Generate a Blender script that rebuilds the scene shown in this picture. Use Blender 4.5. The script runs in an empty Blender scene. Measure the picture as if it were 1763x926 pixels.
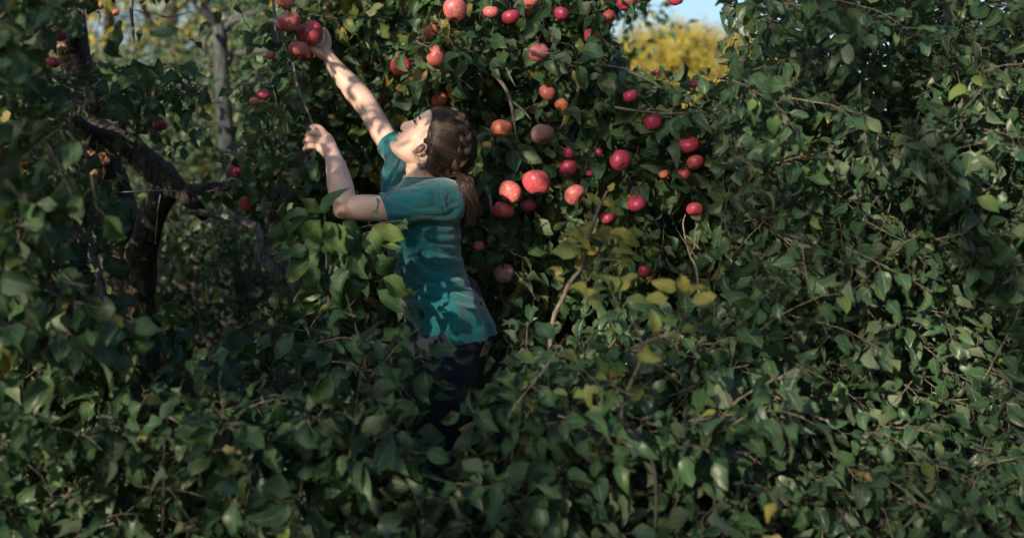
import bpy, bmesh, math, random
import numpy as np
from mathutils import Vector, Matrix, noise
random.seed(7); rng = np.random.default_rng(7)
SC = bpy.context.scene
COL = SC.collection
R = math.radians

# ------------------------------------------------------------------ camera
FPX, CZ = 1667.0, 1.48
cam_d = bpy.data.cameras.new('camera'); cam = bpy.data.objects.new('camera', cam_d); COL.objects.link(cam)
cam.location = (0, 0, CZ); cam.rotation_euler = (R(90), 0, 0)
cam_d.sensor_width = 36; cam_d.lens = FPX / 1763 * 36
cam_d.shift_x = (881.5 - 600) / 1763; cam_d.shift_y = -(463 - 253) / 1763
cam_d.clip_start = .05; cam_d.clip_end = 2000
cam_d.dof.use_dof = True; cam_d.dof.focus_distance = 2.9; cam_d.dof.aperture_fstop = 1.7
SC.camera = cam

# ------------------------------------------------------------------ sky, sun, exposure
SUN_EL, SUN_ROT = R(18), math.atan2(-.60, -.74)
SUNV = Vector((math.sin(SUN_ROT) * math.cos(SUN_EL), math.cos(SUN_ROT) * math.cos(SUN_EL), math.sin(SUN_EL)))
W = bpy.data.worlds.new('World'); SC.world = W; W.use_nodes = True
nt = W.node_tree; nt.nodes.clear()
sky = nt.nodes.new('ShaderNodeTexSky'); sky.sky_type = 'NISHITA'; sky.sun_disc = False
sky.sun_elevation = SUN_EL; sky.sun_rotation = SUN_ROT % (2 * math.pi); sky.air_density = 1.0; sky.dust_density = 3.0; sky.ozone_density = 3.0
bg = nt.nodes.new('ShaderNodeBackground'); bg.inputs[1].default_value = .10
out = nt.nodes.new('ShaderNodeOutputWorld'); nt.links.new(sky.outputs[0], bg.inputs[0]); nt.links.new(bg.outputs[0], out.inputs[0])
sd = bpy.data.lights.new('sun', 'SUN'); sd.energy = 4.6; sd.angle = R(1.0); sd.color = (1.0, .82, .60)
so = bpy.data.objects.new('sun', sd); COL.objects.link(so); so.rotation_euler = SUNV.to_track_quat('Z', 'Y').to_euler(); so.location = (-6, -8, 8)
SC.view_settings.view_transform = 'Standard'; SC.view_settings.look = 'None'; SC.view_settings.gamma = 1
SC.view_settings.use_curve_mapping = False; SC.view_settings.exposure = 1.2
SC.cycles.max_bounces = 8; SC.cycles.transparent_max_bounces = 8

# ------------------------------------------------------------------ helpers
def P(px, py, Y): return Vector(((px - 600) * Y / FPX, Y, CZ - (py - 253) * Y / FPX))
def tag(o, label=None, cat=None, group=None, kind=None):
    if label: o['label'] = label
    if cat: o['category'] = cat
    if group: o['group'] = group
    if kind: o['kind'] = kind
    return o
def empty(name, loc):
    o = bpy.data.objects.new(name, None); o.empty_display_size = .1; COL.objects.link(o); o.location = loc; return o
def link(name, me, parent=None, mat=None):
    o = bpy.data.objects.new(name, me); COL.objects.link(o)
    if parent: o.parent = parent
    if mat and not me.materials: me.materials.append(mat)
    return o
def smooth(me): me.shade_smooth()
def mesh_np(name, V, F, attr=None, sm=True):
    """V (n,3), F (m,k) same-size faces; attr (n,3) float vector 'leaf'"""
    me = bpy.data.meshes.new(name); V = np.asarray(V, np.float32); F = np.asarray(F, np.int32)
    n, k = F.shape
    me.vertices.add(len(V)); me.vertices.foreach_set('co', V.ravel())
    me.loops.add(n * k); me.loops.foreach_set('vertex_index', F.ravel())
    me.polygons.add(n); me.polygons.foreach_set('loop_start', np.arange(0, n * k, k, dtype=np.int32))
    me.polygons.foreach_set('loop_total', np.full(n, k, np.int32))
    if attr is not None:
        a = me.attributes.new('leaf', 'FLOAT_VECTOR', 'POINT'); a.data.foreach_set('vector', np.asarray(attr, np.float32).ravel())
    me.update(calc_edges=True)
    if sm: me.shade_smooth()
    return me
def spline(pts, n):
    """Catmull-Rom through rows of any width"""
    A = np.array([list(p) for p in pts], float)
    if len(A) == 2: 
        t = np.linspace(0, 1, n)[:, None]; return A[0] * (1 - t) + A[1] * t
    A = np.vstack([2 * A[0] - A[1], A, 2 * A[-1] - A[-2]]); m = len(A) - 3
    u = np.arange(n) / (n - 1) * m; k = np.minimum(u.astype(int), m - 1); t = (u - k)[:, None]
    p0, p1, p2, p3 = A[k], A[k + 1], A[k + 2], A[k + 3]
    return .5 * (2 * p1 + (p2 - p0) * t + (2 * p0 - 5 * p1 + 4 * p2 - p3) * t * t + (3 * p1 - p0 - 3 * p2 + p3) * t ** 3)
class MB:
    """collects tubes, ellipsoids and lofts as quads"""
    def __init__(s): s.v = []; s.f = []; s.a = []; s.n = 0
    def grid(s, G, closed=True, caps=True, att=None):
        G = np.asarray(G, float); m, k, _ = G.shape; b = s.n
        s.v.append(G.reshape(-1, 3)); s.n += m * k
        i = np.arange(m - 1)[:, None]; j = np.arange(k if closed else k - 1)[None, :]; j2 = (j + 1) % k
        F = np.stack([b + i * k + j, b + i * k + j2, b + (i + 1) * k + j2, b + (i + 1) * k + j], -1).reshape(-1, 4); s.f.append(F)
        if att is None: att = (0, 0, 0)
        A = np.zeros((m * k, 3)); A[:] = att; A[:, 1] = np.repeat(np.linspace(0, 1, m), k); s.a.append(A)
        if caps and closed:
            for r, fl in ((0, True), (m - 1, False)):
                c = G[r].mean(0); s.v.append(c[None]); ci = s.n; s.n += 1; s.a.append(np.array([att], float))
                q = []
                for t in range(0, k, 2):
                    a_, b_, c_ = b + r * k + t, b + r * k + (t + 1) % k, b + r * k + (t + 2) % k
                    q.append([ci, c_, b_, a_] if fl else [ci, a_, b_, c_])
                s.f.append(np.array(q) if k % 2 == 0 else np.zeros((0, 4), int))
    def tube(s, pts, rad, k=8, n=None, att=None, round_=False, ell=None, bump=0, freq=14, caps=True):
        A = [list(p) + [r] for p, r in zip(pts, rad)]
        n = n or max(len(A), 2)
        S = spline(A, n) if n > len(A) or len(A) > 2 else np.array(A, float)
        C = S[:, :3]; r = np.maximum(S[:, 3], 1e-4)
        T = np.gradient(C, axis=0); T /= np.linalg.norm(T, axis=1)[:, None] + 1e-9
        if round_:
            ends = [(C[0], -T[0], r[0], T[0]), (C[-1], T[-1], r[-1], T[-1])]
            h = [.98, .8, .45]
            pre = [C[0] - T[0] * r[0] * q for q in h]; prr = [r[0] * math.sqrt(1 - q * q) for q in h]
            post = [C[-1] + T[-1] * r[-1] * q for q in h[::-1]]; por = [r[-1] * math.sqrt(1 - q * q) for q in h[::-1]]
            C = np.vstack([pre, C, post]); r = np.concatenate([prr, r, por]); T = np.vstack([[T[0]] * 3, T, [T[-1]] * 3])
        u = np.cross(T[0], (0, 0, 1.)) 
        if np.linalg.norm(u) < .1: u = np.cross(T[0], (1., 0, 0))
        if ell is not None: u = np.array(ell[0], float)
        G = []
        an = np.arange(k) / k * 2 * math.pi
        if k <= 4 and not bump and ell is None:
            U_ = u - T * (T @ u)[:, None]; U_ /= np.linalg.norm(U_, axis=1)[:, None] + 1e-9; W_ = np.cross(T, U_)
            G = C[:, None] + r[:, None, None] * (np.cos(an)[None, :, None] * U_[:, None] + np.sin(an)[None, :, None] * W_[:, None])
            s.grid(G, att=att, caps=False); return
        for i in range(len(C)):
            if ell is not None: u = np.array(ell[0], float)
            u = u - T[i] * np.dot(u, T[i]); u /= np.linalg.norm(u) + 1e-9; w = np.cross(T[i], u)
            ra, rb = (r[i], r[i]) if ell is None else (r[i] * ell[1], r[i] * ell[2])
            ring = C[i] + np.outer(np.cos(an) * ra, u) + np.outer(np.sin(an) * rb, w)
            if bump:
                for q in range(k):
                    d = ring[q] - C[i]
                    ring[q] = C[i] + d * (1 + bump * noise.noise(Vector((d[0] * freq * 1.5 + C[i][0] * freq, d[1] * freq * 1.5 + C[i][1] * freq, ring[q][2] * freq * .5))))
            G.append(ring)
        s.grid(G, att=att, caps=caps)
    def ell(s, c, ax, M=None, k=16, m=11, att=None):
        th = np.linspace(.02, math.pi - .02, m); ph = np.arange(k) / k * 2 * math.pi
        G = np.stack([np.outer(np.sin(th), np.cos(ph)) * ax[0], np.outer(np.sin(th), np.sin(ph)) * ax[1], np.outer(np.cos(th), np.ones(k)) * ax[2]], -1)
        if M is not None: G = G @ np.array(M).T
        s.grid(G + np.array(list(c)), att=att)
    def seg(s, p, q, r0, r1):
        if not hasattr(s, 'sg'): s.sg = []
        s.sg.append((*p, *q, r0, r1)); s.n += 0
    def flush(s):
        if not getattr(s, 'sg', None): return
        A = np.array(s.sg, float); s.sg = []; p, q = A[:, :3], A[:, 3:6]; t = q - p; t /= np.linalg.norm(t, axis=1)[:, None] + 1e-9
        u = np.cross(t, (.13, .99, .07)); u /= np.linalg.norm(u, axis=1)[:, None] + 1e-9; w = np.cross(t, u); a = np.arange(3) * 2.0944
        o = np.cos(a)[None, :, None] * u[:, None] + np.sin(a)[None, :, None] * w[:, None]
        V = np.concatenate([p[:, None] + o * A[:, 6, None, None], q[:, None] + o * A[:, 7, None, None]], 1); n = len(A)
        F = np.array([(0, 1, 4, 3), (1, 2, 5, 4), (2, 0, 3, 5)])[None] + (s.n + np.arange(n) * 6)[:, None, None]
        s.v.append(V.reshape(-1, 3)); s.f.append(F.reshape(-1, 4)); s.a.append(np.zeros((n * 6, 3))); s.n += n * 6
    def mesh(s, name, sm=True):
        s.flush()
        return mesh_np(name, np.vstack(s.v), np.vstack(s.f), np.vstack(s.a), sm)
    def build(s, name, mat, parent=None, base=None):
        me = s.mesh(name)
        if base is not None: me.transform(Matrix.Translation(-Vector(base)))
        return link(name, me, parent, mat)
def remeshed(mb, voxel, smooth_it):
    me = mb.mesh('tmp'); o = bpy.data.objects.new('tmp', me); COL.objects.link(o)
    m = o.modifiers.new('r', 'REMESH'); m.mode = 'VOXEL'; m.voxel_size = voxel
    if smooth_it: m2 = o.modifiers.new('s', 'SMOOTH'); m2.factor = .5; m2.iterations = smooth_it
    dg = bpy.context.evaluated_depsgraph_get(); r = bpy.data.meshes.new_from_object(o.evaluated_get(dg))
    bpy.data.objects.remove(o); r.shade_smooth(); return r
def co(me):
    a = np.zeros(len(me.vertices) * 3, np.float32); me.vertices.foreach_get('co', a); return a.reshape(-1, 3).astype(float)
def nrm(me):
    a = np.zeros(len(me.vertices) * 3, np.float32); me.vertices.foreach_get('normal', a); return a.reshape(-1, 3).astype(float)
def setco(me, V): me.vertices.foreach_set('co', V.astype(np.float32).ravel()); me.update()

# ------------------------------------------------------------------ materials
class NT:
    def __init__(s, name):
        s.m = bpy.data.materials.new(name); s.m.use_nodes = True; s.t = s.m.node_tree; s.t.nodes.clear()
    def n(s, ty, ins=None, **kw):
        x = s.t.nodes.new('ShaderNode' + ty)
        for k, v in kw.items(): setattr(x, k, v)
        for k, v in (ins or {}).items():
            if hasattr(v, 'is_output') or isinstance(v, bpy.types.NodeSocket): s.t.links.new(v, x.inputs[k])
            else: x.inputs[k].default_value = v
        return x
    def mth(s, op, a, b=0.0, c=None):
        i = {0: a, 1: b}
        if c is not None: i[2] = c
        return s.n('Math', i, operation=op).outputs[0]
    def ramp(s, fac, stops, interp='LINEAR'):
        x = s.n('ValToRGB', {0: fac}); cr = x.color_ramp; cr.interpolation = interp
        while len(cr.elements) < len(stops): cr.elements.new(.5)
        for e, (p, c) in zip(cr.elements, stops): e.position = p; e.color = (*c, 1) if len(c) == 3 else c
        return x.outputs[0]
    def mix(s, f, a, b, mode='MIX'):
        x = s.n('Mix', data_type='RGBA', blend_type=mode)
        for i, v in ((0, f), (6, a), (7, b)):
            if isinstance(v, bpy.types.NodeSocket): s.t.links.new(v, x.inputs[i])
            else: x.inputs[i].default_value = (*v, 1) if isinstance(v, tuple) and len(v) == 3 else v
        return x.outputs[2]
    def noise(s, vec, sc, det=4, rough=.55): return s.n('TexNoise', {'Vector': vec, 'Scale': sc, 'Detail': det, 'Roughness': rough}).outputs[0]
    def bump(s, h, st=.3, d=.002): return s.n('Bump', {'Strength': st, 'Distance': d, 'Height': h}).outputs[0]
    def out(s, sh): o = s.t.nodes.new('ShaderNodeOutputMaterial'); s.t.links.new(sh, o.inputs[0]); return s.m
    def pri(s, col, rough=.5, spec=.5, nm=None, **kw):
        i = {'Base Color': col if isinstance(col, bpy.types.NodeSocket) else (*col, 1), 'Roughness': rough, 'Specular IOR Level': spec}
        if nm is not None: i['Normal'] = nm
        i.update(kw); return s.n('BsdfPrincipled', i).outputs[0]

def leaf_mat(name, stops, trans=.26, rough=.38, pale=.5):
    t = NT(name); a = t.n('Attribute', attribute_name='leaf').outputs['Vector']
    sx = t.n('SeparateXYZ', {0: a}); u, v, ti = sx.outputs
    g = t.n('TexCoord').outputs['Object']; oi = t.n('ObjectInfo').outputs['Random']
    g2 = t.n('VectorMath', {0: g, 1: t.n('CombineXYZ', {0: t.mth('MULTIPLY', oi, 37.), 1: t.mth('MULTIPLY', ti, 53.)}).outputs[0]}, operation='ADD').outputs[0]
    base = t.ramp(ti, stops)
    blot = t.noise(g2, 38, 3)
    base = t.mix(t.mth('MULTIPLY', t.n('MapRange', {0: blot, 1: .45, 2: .7}).outputs[0], .4), base, (.075, .125, .032))
    av = t.mth('ABSOLUTE', v)
    vein = t.mth('SINE', t.mth('MULTIPLY', t.mth('SUBTRACT', u, t.mth('MULTIPLY', av, .55)), 44.0))
    vl = t.mth('MULTIPLY', t.n('MapRange', {0: vein, 1: .75, 2: 1.0}).outputs[0], .35)
    mid = t.n('MapRange', {0: av, 1: .10, 2: .03}).outputs[0]
    lines = t.mth('MAXIMUM', vl, t.mth('MULTIPLY', mid, .8))
    base = t.mix(t.mth('MULTIPLY', lines, .7), base, (.17, .20, .09))
    # brown spots and dry rims
    sp = t.n('TexVoronoi', {'Vector': g2, 'Scale': 85.}).outputs[0]
    spots = t.mth('MULTIPLY', t.n('MapRange', {0: sp, 1: .16, 2: .08}).outputs[0], t.n('MapRange', {0: t.noise(g2, 14, 1), 1: .52, 2: .62}).outputs[0])
    base = t.mix(t.mth('MULTIPLY', spots, .7), base, (.09, .045, .02))
    rim = t.mth('MULTIPLY', t.n('MapRange', {0: av, 1: .86, 2: 1.}).outputs[0], t.n('MapRange', {0: t.noise(g2, 20, 1), 1: .5, 2: .6}).outputs[0])
    base = t.mix(t.mth('MULTIPLY', rim, .7), base, (.12, .06, .025))
    back = t.n('NewGeometry').outputs['Backfacing']
    base = t.mix(t.mth('MULTIPLY', back, pale), base, (.15, .19, .13))
    h = t.mth('ADD', t.mth('MULTIPLY', lines, -1.), t.mth('MULTIPLY', t.noise(g2, 60, 2), .8))
    nm = t.bump(h, .8, .0016)
    p = t.pri(base, t.mth('ADD', rough, t.mth('MULTIPLY', back, .25)), .42, nm)
    tr = t.n('BsdfTranslucent', {'Color': t.mix(.5, base, (.16, .24, .03)), 'Normal': nm}).outputs[0]
    return t.out(t.n('MixShader', {0: trans, 1: p, 2: tr}).outputs[0])
M = {}
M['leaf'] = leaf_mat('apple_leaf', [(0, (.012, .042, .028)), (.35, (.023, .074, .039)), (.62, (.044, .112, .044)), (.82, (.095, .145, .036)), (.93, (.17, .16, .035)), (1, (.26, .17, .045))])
M['gold'] = leaf_mat('sunlit_leaf', [(0, (.12, .13, .02)), (.5, (.32, .27, .03)), (.85, (.46, .36, .035)), (1, (.5, .34, .05))], .4, .5, .08)  # yellow foliage, with its sunlit brightness put into the leaf colour
M['young'] = leaf_mat('yellowing_leaf', [(0, (.05, .085, .022)), (.4, (.11, .135, .03)), (.75, (.22, .21, .045)), (1, (.42, .33, .08))], .3, .5)

def bark(name, c1, c2, sc=1.0, st=.9, pal=None):
    t = NT(name); g = t.n('TexCoord').outputs['Object']
    mp = t.n('Mapping', {'Vector': g, 'Scale': (1, 1, .35)}).outputs[0]
    n1 = t.noise(mp, 28 * sc, 6, .65); vo = t.n('TexVoronoi', {'Vector': mp, 'Scale': 34. * sc}, feature='DISTANCE_TO_EDGE').outputs[0]
    crk = t.n('MapRange', {0: vo, 1: 0., 2: .10}).outputs[0]
    c = t.mix(t.n('MapRange', {0: n1, 1: .35, 2: .68}).outputs[0], c1, c2)
    c = t.mix(t.mth('MULTIPLY', t.mth('SUBTRACT', 1., crk), .6), c, tuple(x * .35 for x in c1))
    if pal: c = t.mix(t.n('MapRange', {0: t.noise(g, 7, 3), 1: .52, 2: .6}).outputs[0], c, pal)
    h = t.mth('ADD', t.mth('MULTIPLY', crk, .8), t.mth('MULTIPLY', n1, 1.2))
    return t.out(t.pri(c, .85, .25, t.bump(h, st, .006)))
M['bark'] = bark('apple_bark', (.035, .030, .028), (.10, .088, .078))
M['bark_grey'] = bark('grey_bark', (.10, .11, .12), (.26, .27, .28), .8, .6)
M['bark_old'] = bark('rough_old_bark', (.10, .06, .04), (.34, .21, .14), .7, 1.0, (.38, .24, .16))
M['bark_dim'] = bark('dark_grey_bark', (.020, .025, .031), (.065, .075, .085), .8, .6)  # darker, bluer tone of the grey bark
M['twig'] = bark('twig_bark', (.07, .06, .05), (.19, .17, .14), 2, .4)
M['dry'] = bark('dry_twig_bark', (.20, .185, .15), (.38, .35, .29), 2, .3)

def apple_mat(name, red, deep, under, cover=.5, dull=0., rough=.30):
    t = NT(name); g = t.n('TexCoord').outputs['Object']; oi = t.n('ObjectInfo').outputs['Random']
    off = t.n('CombineXYZ', {0: t.mth('MULTIPLY', oi, 11.), 1: t.mth('MULTIPLY', oi, 7.)}).outputs[0]
    s = t.n('VectorMath', {0: g, 1: off}, operation='ADD').outputs[0]
    nrmd = t.n('VectorMath', {0: g}, operation='NORMALIZE').outputs[0]; sp = t.n('SeparateXYZ', {0: nrmd})
    ang = t.mth('ARCTAN2', sp.outputs[1], sp.outputs[0])
    stv = t.n('CombineXYZ', {0: t.mth('MULTIPLY', t.mth('SINE', ang), 3.), 1: t.mth('MULTIPLY', t.mth('COSINE', ang), 3.), 2: t.mth('MULTIPLY', sp.outputs[2], .35)}).outputs[0]
    streak = t.noise(t.n('VectorMath', {0: stv, 1: off}, operation='ADD').outputs[0], 4.5, 5, .7)
    big = t.noise(s, 14, 2)
    rd = t.mix(t.n('MapRange', {0: streak, 1: .3, 2: .75}).outputs[0], red, deep)
    f = t.mth('ADD', big, t.mth('MULTIPLY', streak, .22)); f = t.mth('ADD', f, t.mth('MULTIPLY', t.mth('ABSOLUTE', sp.outputs[2]), .10))
    c = t.mix(t.n('MapRange', {0: f, 1: cover + .17, 2: cover + .42}).outputs[0], rd, under)
    dots = t.n('TexVoronoi', {'Vector': g, 'Scale': 190.}).outputs[0]
    c = t.mix(t.mth('MULTIPLY', t.n('MapRange', {0: dots, 1: .16, 2: .1}).outputs[0], .22), c, (.5, .30, .20))
    bloom = t.n('MapRange', {0: t.noise(s, 30, 4), 1: .4, 2: .75}).outputs[0]
    c = t.mix(t.mth('MULTIPLY', bloom, .25 + dull), c, (.42, .26, .28) if dull < .3 else (.20, .17, .15))
    scab = t.mth('MULTIPLY', t.n('MapRange', {0: t.n('TexVoronoi', {'Vector': s, 'Scale': 42.}).outputs[0], 1: .14, 2: .09}).outputs[0], t.n('MapRange', {0: t.noise(s, 16, 1), 1: .55, 2: .62}).outputs[0])
    c = t.mix(t.mth('MULTIPLY', scab, .8), c, (.05, .03, .02))
    return t.out(t.pri(c, t.mth('ADD', rough, t.mth('MULTIPLY', bloom, .25)), .45, t.bump(t.noise(g, 120, 2), .12, .001)))
M['a_red'] = apple_mat('red_apple_skin', (.46, .055, .075), (.32, .022, .045), (.58, .27, .14), .52)
M['a_pink'] = apple_mat('pink_apple_skin', (.52, .11, .13), (.40, .045, .075), (.60, .32, .18), .46)
M['a_mag'] = apple_mat('crimson_apple_skin', (.36, .025, .07), (.24, .012, .045), (.50, .12, .10), .64)
M['a_or'] = apple_mat('orange_apple_skin', (.52, .14, .07), (.44, .075, .05), (.60, .29, .13), .45)
M['a_yel'] = apple_mat('yellow_apple_skin', (.50, .24, .07), (.45, .16, .05), (.55, .36, .12), .30)
M['a_rot'] = apple_mat('withered_apple_skin', (.22, .10, .085), (.14, .06, .055), (.25, .17, .13), .45, .45, .75)
t = NT('apple_stalk'); M['stalk'] = t.out(t.pri((.07, .05, .025), .7, .3))
# ------------------------------------------------------------------ the woman
def skin_mat():
    t = NT('skin'); at = t.n('Attribute', attribute_name='tone').outputs['Color']
    g = t.n('TexCoord').outputs['Object']
    f = t.noise(g, 22, 6, .65); c = t.mix(t.n('MapRange', {0: f, 1: .3, 2: .8}).outputs[0], (.63, .445, .375), (.56, .375, .305))
    sx = t.n('SeparateXYZ', {0: at})
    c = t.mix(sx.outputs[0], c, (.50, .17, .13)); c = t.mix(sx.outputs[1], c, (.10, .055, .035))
    p = t.n('BsdfPrincipled', {'Base Color': c, 'Roughness': .52, 'Specular IOR Level': .4, 'Subsurface Weight': .12, 'Subsurface Radius': (.012, .005, .003), 'Subsurface Scale': .6,
        'Normal': t.bump(t.noise(g, 260, 3), .10, .001)}).outputs[0]
    return t.out(p)
def hair_mat():
    t = NT('brown_hair'); a = t.n('Attribute', attribute_name='leaf').outputs['Vector']; x = t.n('SeparateXYZ', {0: a}).outputs
    c = t.ramp(x[0], [(0, (.017, .0105, .0085)), (.45, (.036, .0225, .0175)), (.8, (.070, .043, .032)), (1, (.17, .108, .078))])
    return t.out(t.n('BsdfPrincipled', {'Base Color': c, 'Roughness': .42, 'Specular IOR Level': .42, 'Anisotropic': .4}).outputs[0])
def cloth_mat(name, ca, cb, cc, fuzz=.4):
    t = NT(name); g = t.n('TexCoord').outputs['Object']
    mp = t.n('Mapping', {'Vector': g, 'Scale': (1, 1, 3.)}).outputs[0]
    h = t.noise(mp, 420, 3, .7); h2 = t.noise(mp, 130, 2, .6); c = t.mix(t.n('MapRange', {0: h, 1: .32, 2: .68}).outputs[0], ca, cb)
    c = t.mix(t.mth('MULTIPLY', t.n('MapRange', {0: h2, 1: .5, 2: .72}).outputs[0], .5), c, cc)
    return t.out(t.n('BsdfPrincipled', {'Base Color': c, 'Roughness': .85, 'Specular IOR Level': .2, 'Sheen Weight': fuzz, 'Sheen Roughness': .5, 'Normal': t.bump(t.mth('ADD', h, h2), .35, .0012)}).outputs[0])
M['skin'] = skin_mat(); M['hair'] = hair_mat()
M['shirt'] = cloth_mat('teal_heather_jersey', (.003, .088, .108), (.007, .135, .152), (.03, .185, .20))
M['denim'] = cloth_mat('dark_denim', (.012, .016, .028), (.02, .028, .045), (.03, .04, .06), .1)
t = NT('hair_elastic'); M['elastic'] = t.out(t.pri((.02, .015, .015), .7))
t = NT('eye_white'); M['eye'] = t.out(t.pri((.34, .29, .27), .3, .4))
t = NT('iris'); M['iris'] = t.out(t.pri((.05, .035, .02), .1, .6))
t = NT('shoe_leather'); M['shoe'] = t.out(t.pri((.05, .03, .02), .6))

PB = Vector((P(755, 253, 2.92).x, 2.92, 0))
person = tag(empty('person', PB), 'woman with braided brown hair in teal t-shirt reaching up to pick a red apple', 'person')

# head frame: forward up-left, turned a little away from the camera
PITCH, YAW = R(51), R(10)
HS = 1.03
fwd = Vector((-math.cos(PITCH) * math.cos(YAW), math.cos(PITCH) * math.sin(YAW), math.sin(PITCH)))
lat = Vector((math.sin(YAW), math.cos(YAW), 0)) * -1.0        # towards her left = towards the camera
up = lat.cross(fwd); up = -up if up.z < 0 else up
HC = P(743, 248, 2.90)
HM = Matrix((fwd, lat, up)).transposed()
def H(x, y, z): return HC + HS * (fwd * x + lat * y + up * z)

body = MB()
# cranium and face, slice by slice: z, x_back, x_front, half width
SL = [(-.102, .040, .064, .014), (-.096, .012, .072, .026), (-.086, -.012, .075, .038), (-.074, -.03, .0735, .047), (-.062, -.05, .0770, .053),
      (-.046, -.075, .0785, .059), (-.030, -.090, .079, .064), (-.012, -.099, .078, .068), (.004, -.104, .081, .071), (.020, -.107, .0875, .074), (.036, -.109, .088, .076),
      (.055, -.107, .083, .075), (.072, -.100, .072, .071), (.088, -.086, .056, .062), (.101, -.066, .036, .047), (.110, -.040, .012, .028)]
G = []
k = 28
for z, xb, xf, w in SL:
    cx, a = (xb + xf) / 2, (xf - xb) / 2; ring = []
    for q in range(k):
        an = q / k * 2 * math.pi; c, s_ = math.cos(an), math.sin(an)
        e = .86
        px_, py_ = cx + a * math.copysign(abs(c) ** e, c), w * math.copysign(abs(s_) ** e, s_)
        if c > 0 and -.09 < z < .0: py_ *= 1 - .16 * c
        ring.append(H(px_, py_, z))
    G.append(ring)
body.grid(np.array(G))
body.tube([H(.077, 0, .012), H(.083, 0, -.008), H(.0905, 0, -.026), H(.088, 0, -.036)], [.009, .0095, .0105, .009], k=12, n=10, round_=True)
body.tube([H(.070, 0, .010), H(.072, 0, -.012), H(.074, 0, -.032)], [.011, .014, .016], k=12, n=10, round_=True)
body.ell(H(.083, .010, -.035), (.011, .007, .007), HM); body.ell(H(.083, -.010, -.035), (.011, .007, .007), HM)
body.ell(H(.0775, 0, -.0530), (.0095, .021, .0054), HM); body.ell(H(.0765, 0, -.0640), (.0095, .019, .0058), HM)
body.ell(H(.066, 0, -.088), (.014, .020, .013), HM)
body.ell(H(.074, .028, .018), (.012, .020, .008), HM); body.ell(H(.074, -.028, .018), (.012, .020, .008), HM)
for sg in (1, -1):   # ear: helix ring, concha and lobe
    ec = (.006, .067 * sg, -.030)
    pts = []
    for q in range(9):
        an = R(-150 + q * 37.5)
        pts.append(H(ec[0] - .003 - .0115 * math.sin(an) * 1.0, ec[1] + sg * (.010 + .004 * math.cos(an)), ec[2] + .0195 * math.cos(an) + .002))
    body.tube(pts, [.0030] * 4 + [.0036] * 5, k=7, n=20, round_=True)
    body.ell(H(ec[0], ec[1] + sg * .002, ec[2] + .002), (.009, .007, .015), HM)
    body.ell(H(ec[0] + .003, ec[1] + sg * .009, ec[2] - .017), (.006, .004, .007), HM)
    body.ell(H(ec[0] + .010, ec[1] + sg * .006, ec[2] - .002), (.003, .004, .006), HM)
# neck
body.tube([H(-.02, 0, -.02), P(726, 281, 2.905), P(731, 303, 2.91), P(742, 335, 2.915)], [.058, .0465, .050, .058], k=18, n=12, round_=True)
body.tube([H(.022, 0, -.070), P(715, 280, 2.90), P(712, 314, 2.90)], [.026, .025, .025], k=12, n=8, round_=True)
body.tube([H(-.03, .055, -.055), P(724, 290, 2.87), P(712, 312, 2.885)], [.014, .010, .009], k=8, n=8, round_=True)  # neck tendon
# torso
TS = [(325, 705, 760, .08), (345, 682, 778, .11), (365, 675, 782, .125), (385, 672, 782, .13), (420, 682, 785, .13), (455, 690, 790, .125), (490, 702, 808, .135), (530, 712, 832, .155), (570, 722, 845, .165), (600, 727, 842, .15)]
G = []
for py, xa, xb, w in TS:
    a, b = P(xa, py, 2.92), P(xb, py, 2.92); c = (a + b) / 2; r_ = (b.x - a.x) / 2
    G.append([c + Vector((r_ * math.cos(q / 24 * 6.2832), -w * math.sin(q / 24 * 6.2832), 0)) for q in range(24)])
body.grid(np.array(G))
# shoulders
NS, FS = P(764, 346, 2.82), P(694, 287, 3.07)
body.tube([NS, P(752, 332, 2.87), P(738, 320, 2.92), P(716, 306, 2.99), FS], [.044, .046, .054, .046, .040], k=16, n=12, round_=True)
# near (left) arm
NE, NW = P(592, 357, 2.68), P(573, 268, 2.83)
body.tube([NS, P(715, 357, 2.76), P(672, 360, 2.72), P(640, 358, 2.70), P(606, 358, 2.68), P(598, 359, 2.68)], [.044, .038, .036, .0375, .035, .032], k=18, n=22, round_=True)
body.ell(P(590, 361, 2.68), (.028, .03, .026))
body.tube([P(602, 358, 2.68), P(592, 346, 2.69), P(586, 322, 2.725), P(580, 294, 2.78), P(574, 272, 2.822), P(570, 262, 2.84)], [.033, .036, .0375, .032, .0255, .0245], k=18, n=22, round_=True)
# far (right) arm
body.tube([FS, P(672, 251, 3.12), P(655, 223, 3.18), P(640, 196, 3.24), P(634, 186, 3.26)], [.038, .037, .039, .037, .036], k=18, n=20, round_=True)
body.tube([P(640, 197, 3.245), P(630, 180, 3.255), P(614, 161, 3.27), P(594, 137, 3.29), P(575, 113, 3.31), P(568, 103, 3.315)], [.037, .040, .041, .035, .027, .025], k=18, n=22, round_=True)
body.ell(P(646, 198, 3.235), (.030, .03, .030))
def digit(pts, r, k=10): body.tube(pts, r, k=k, n=14, round_=True)
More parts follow.
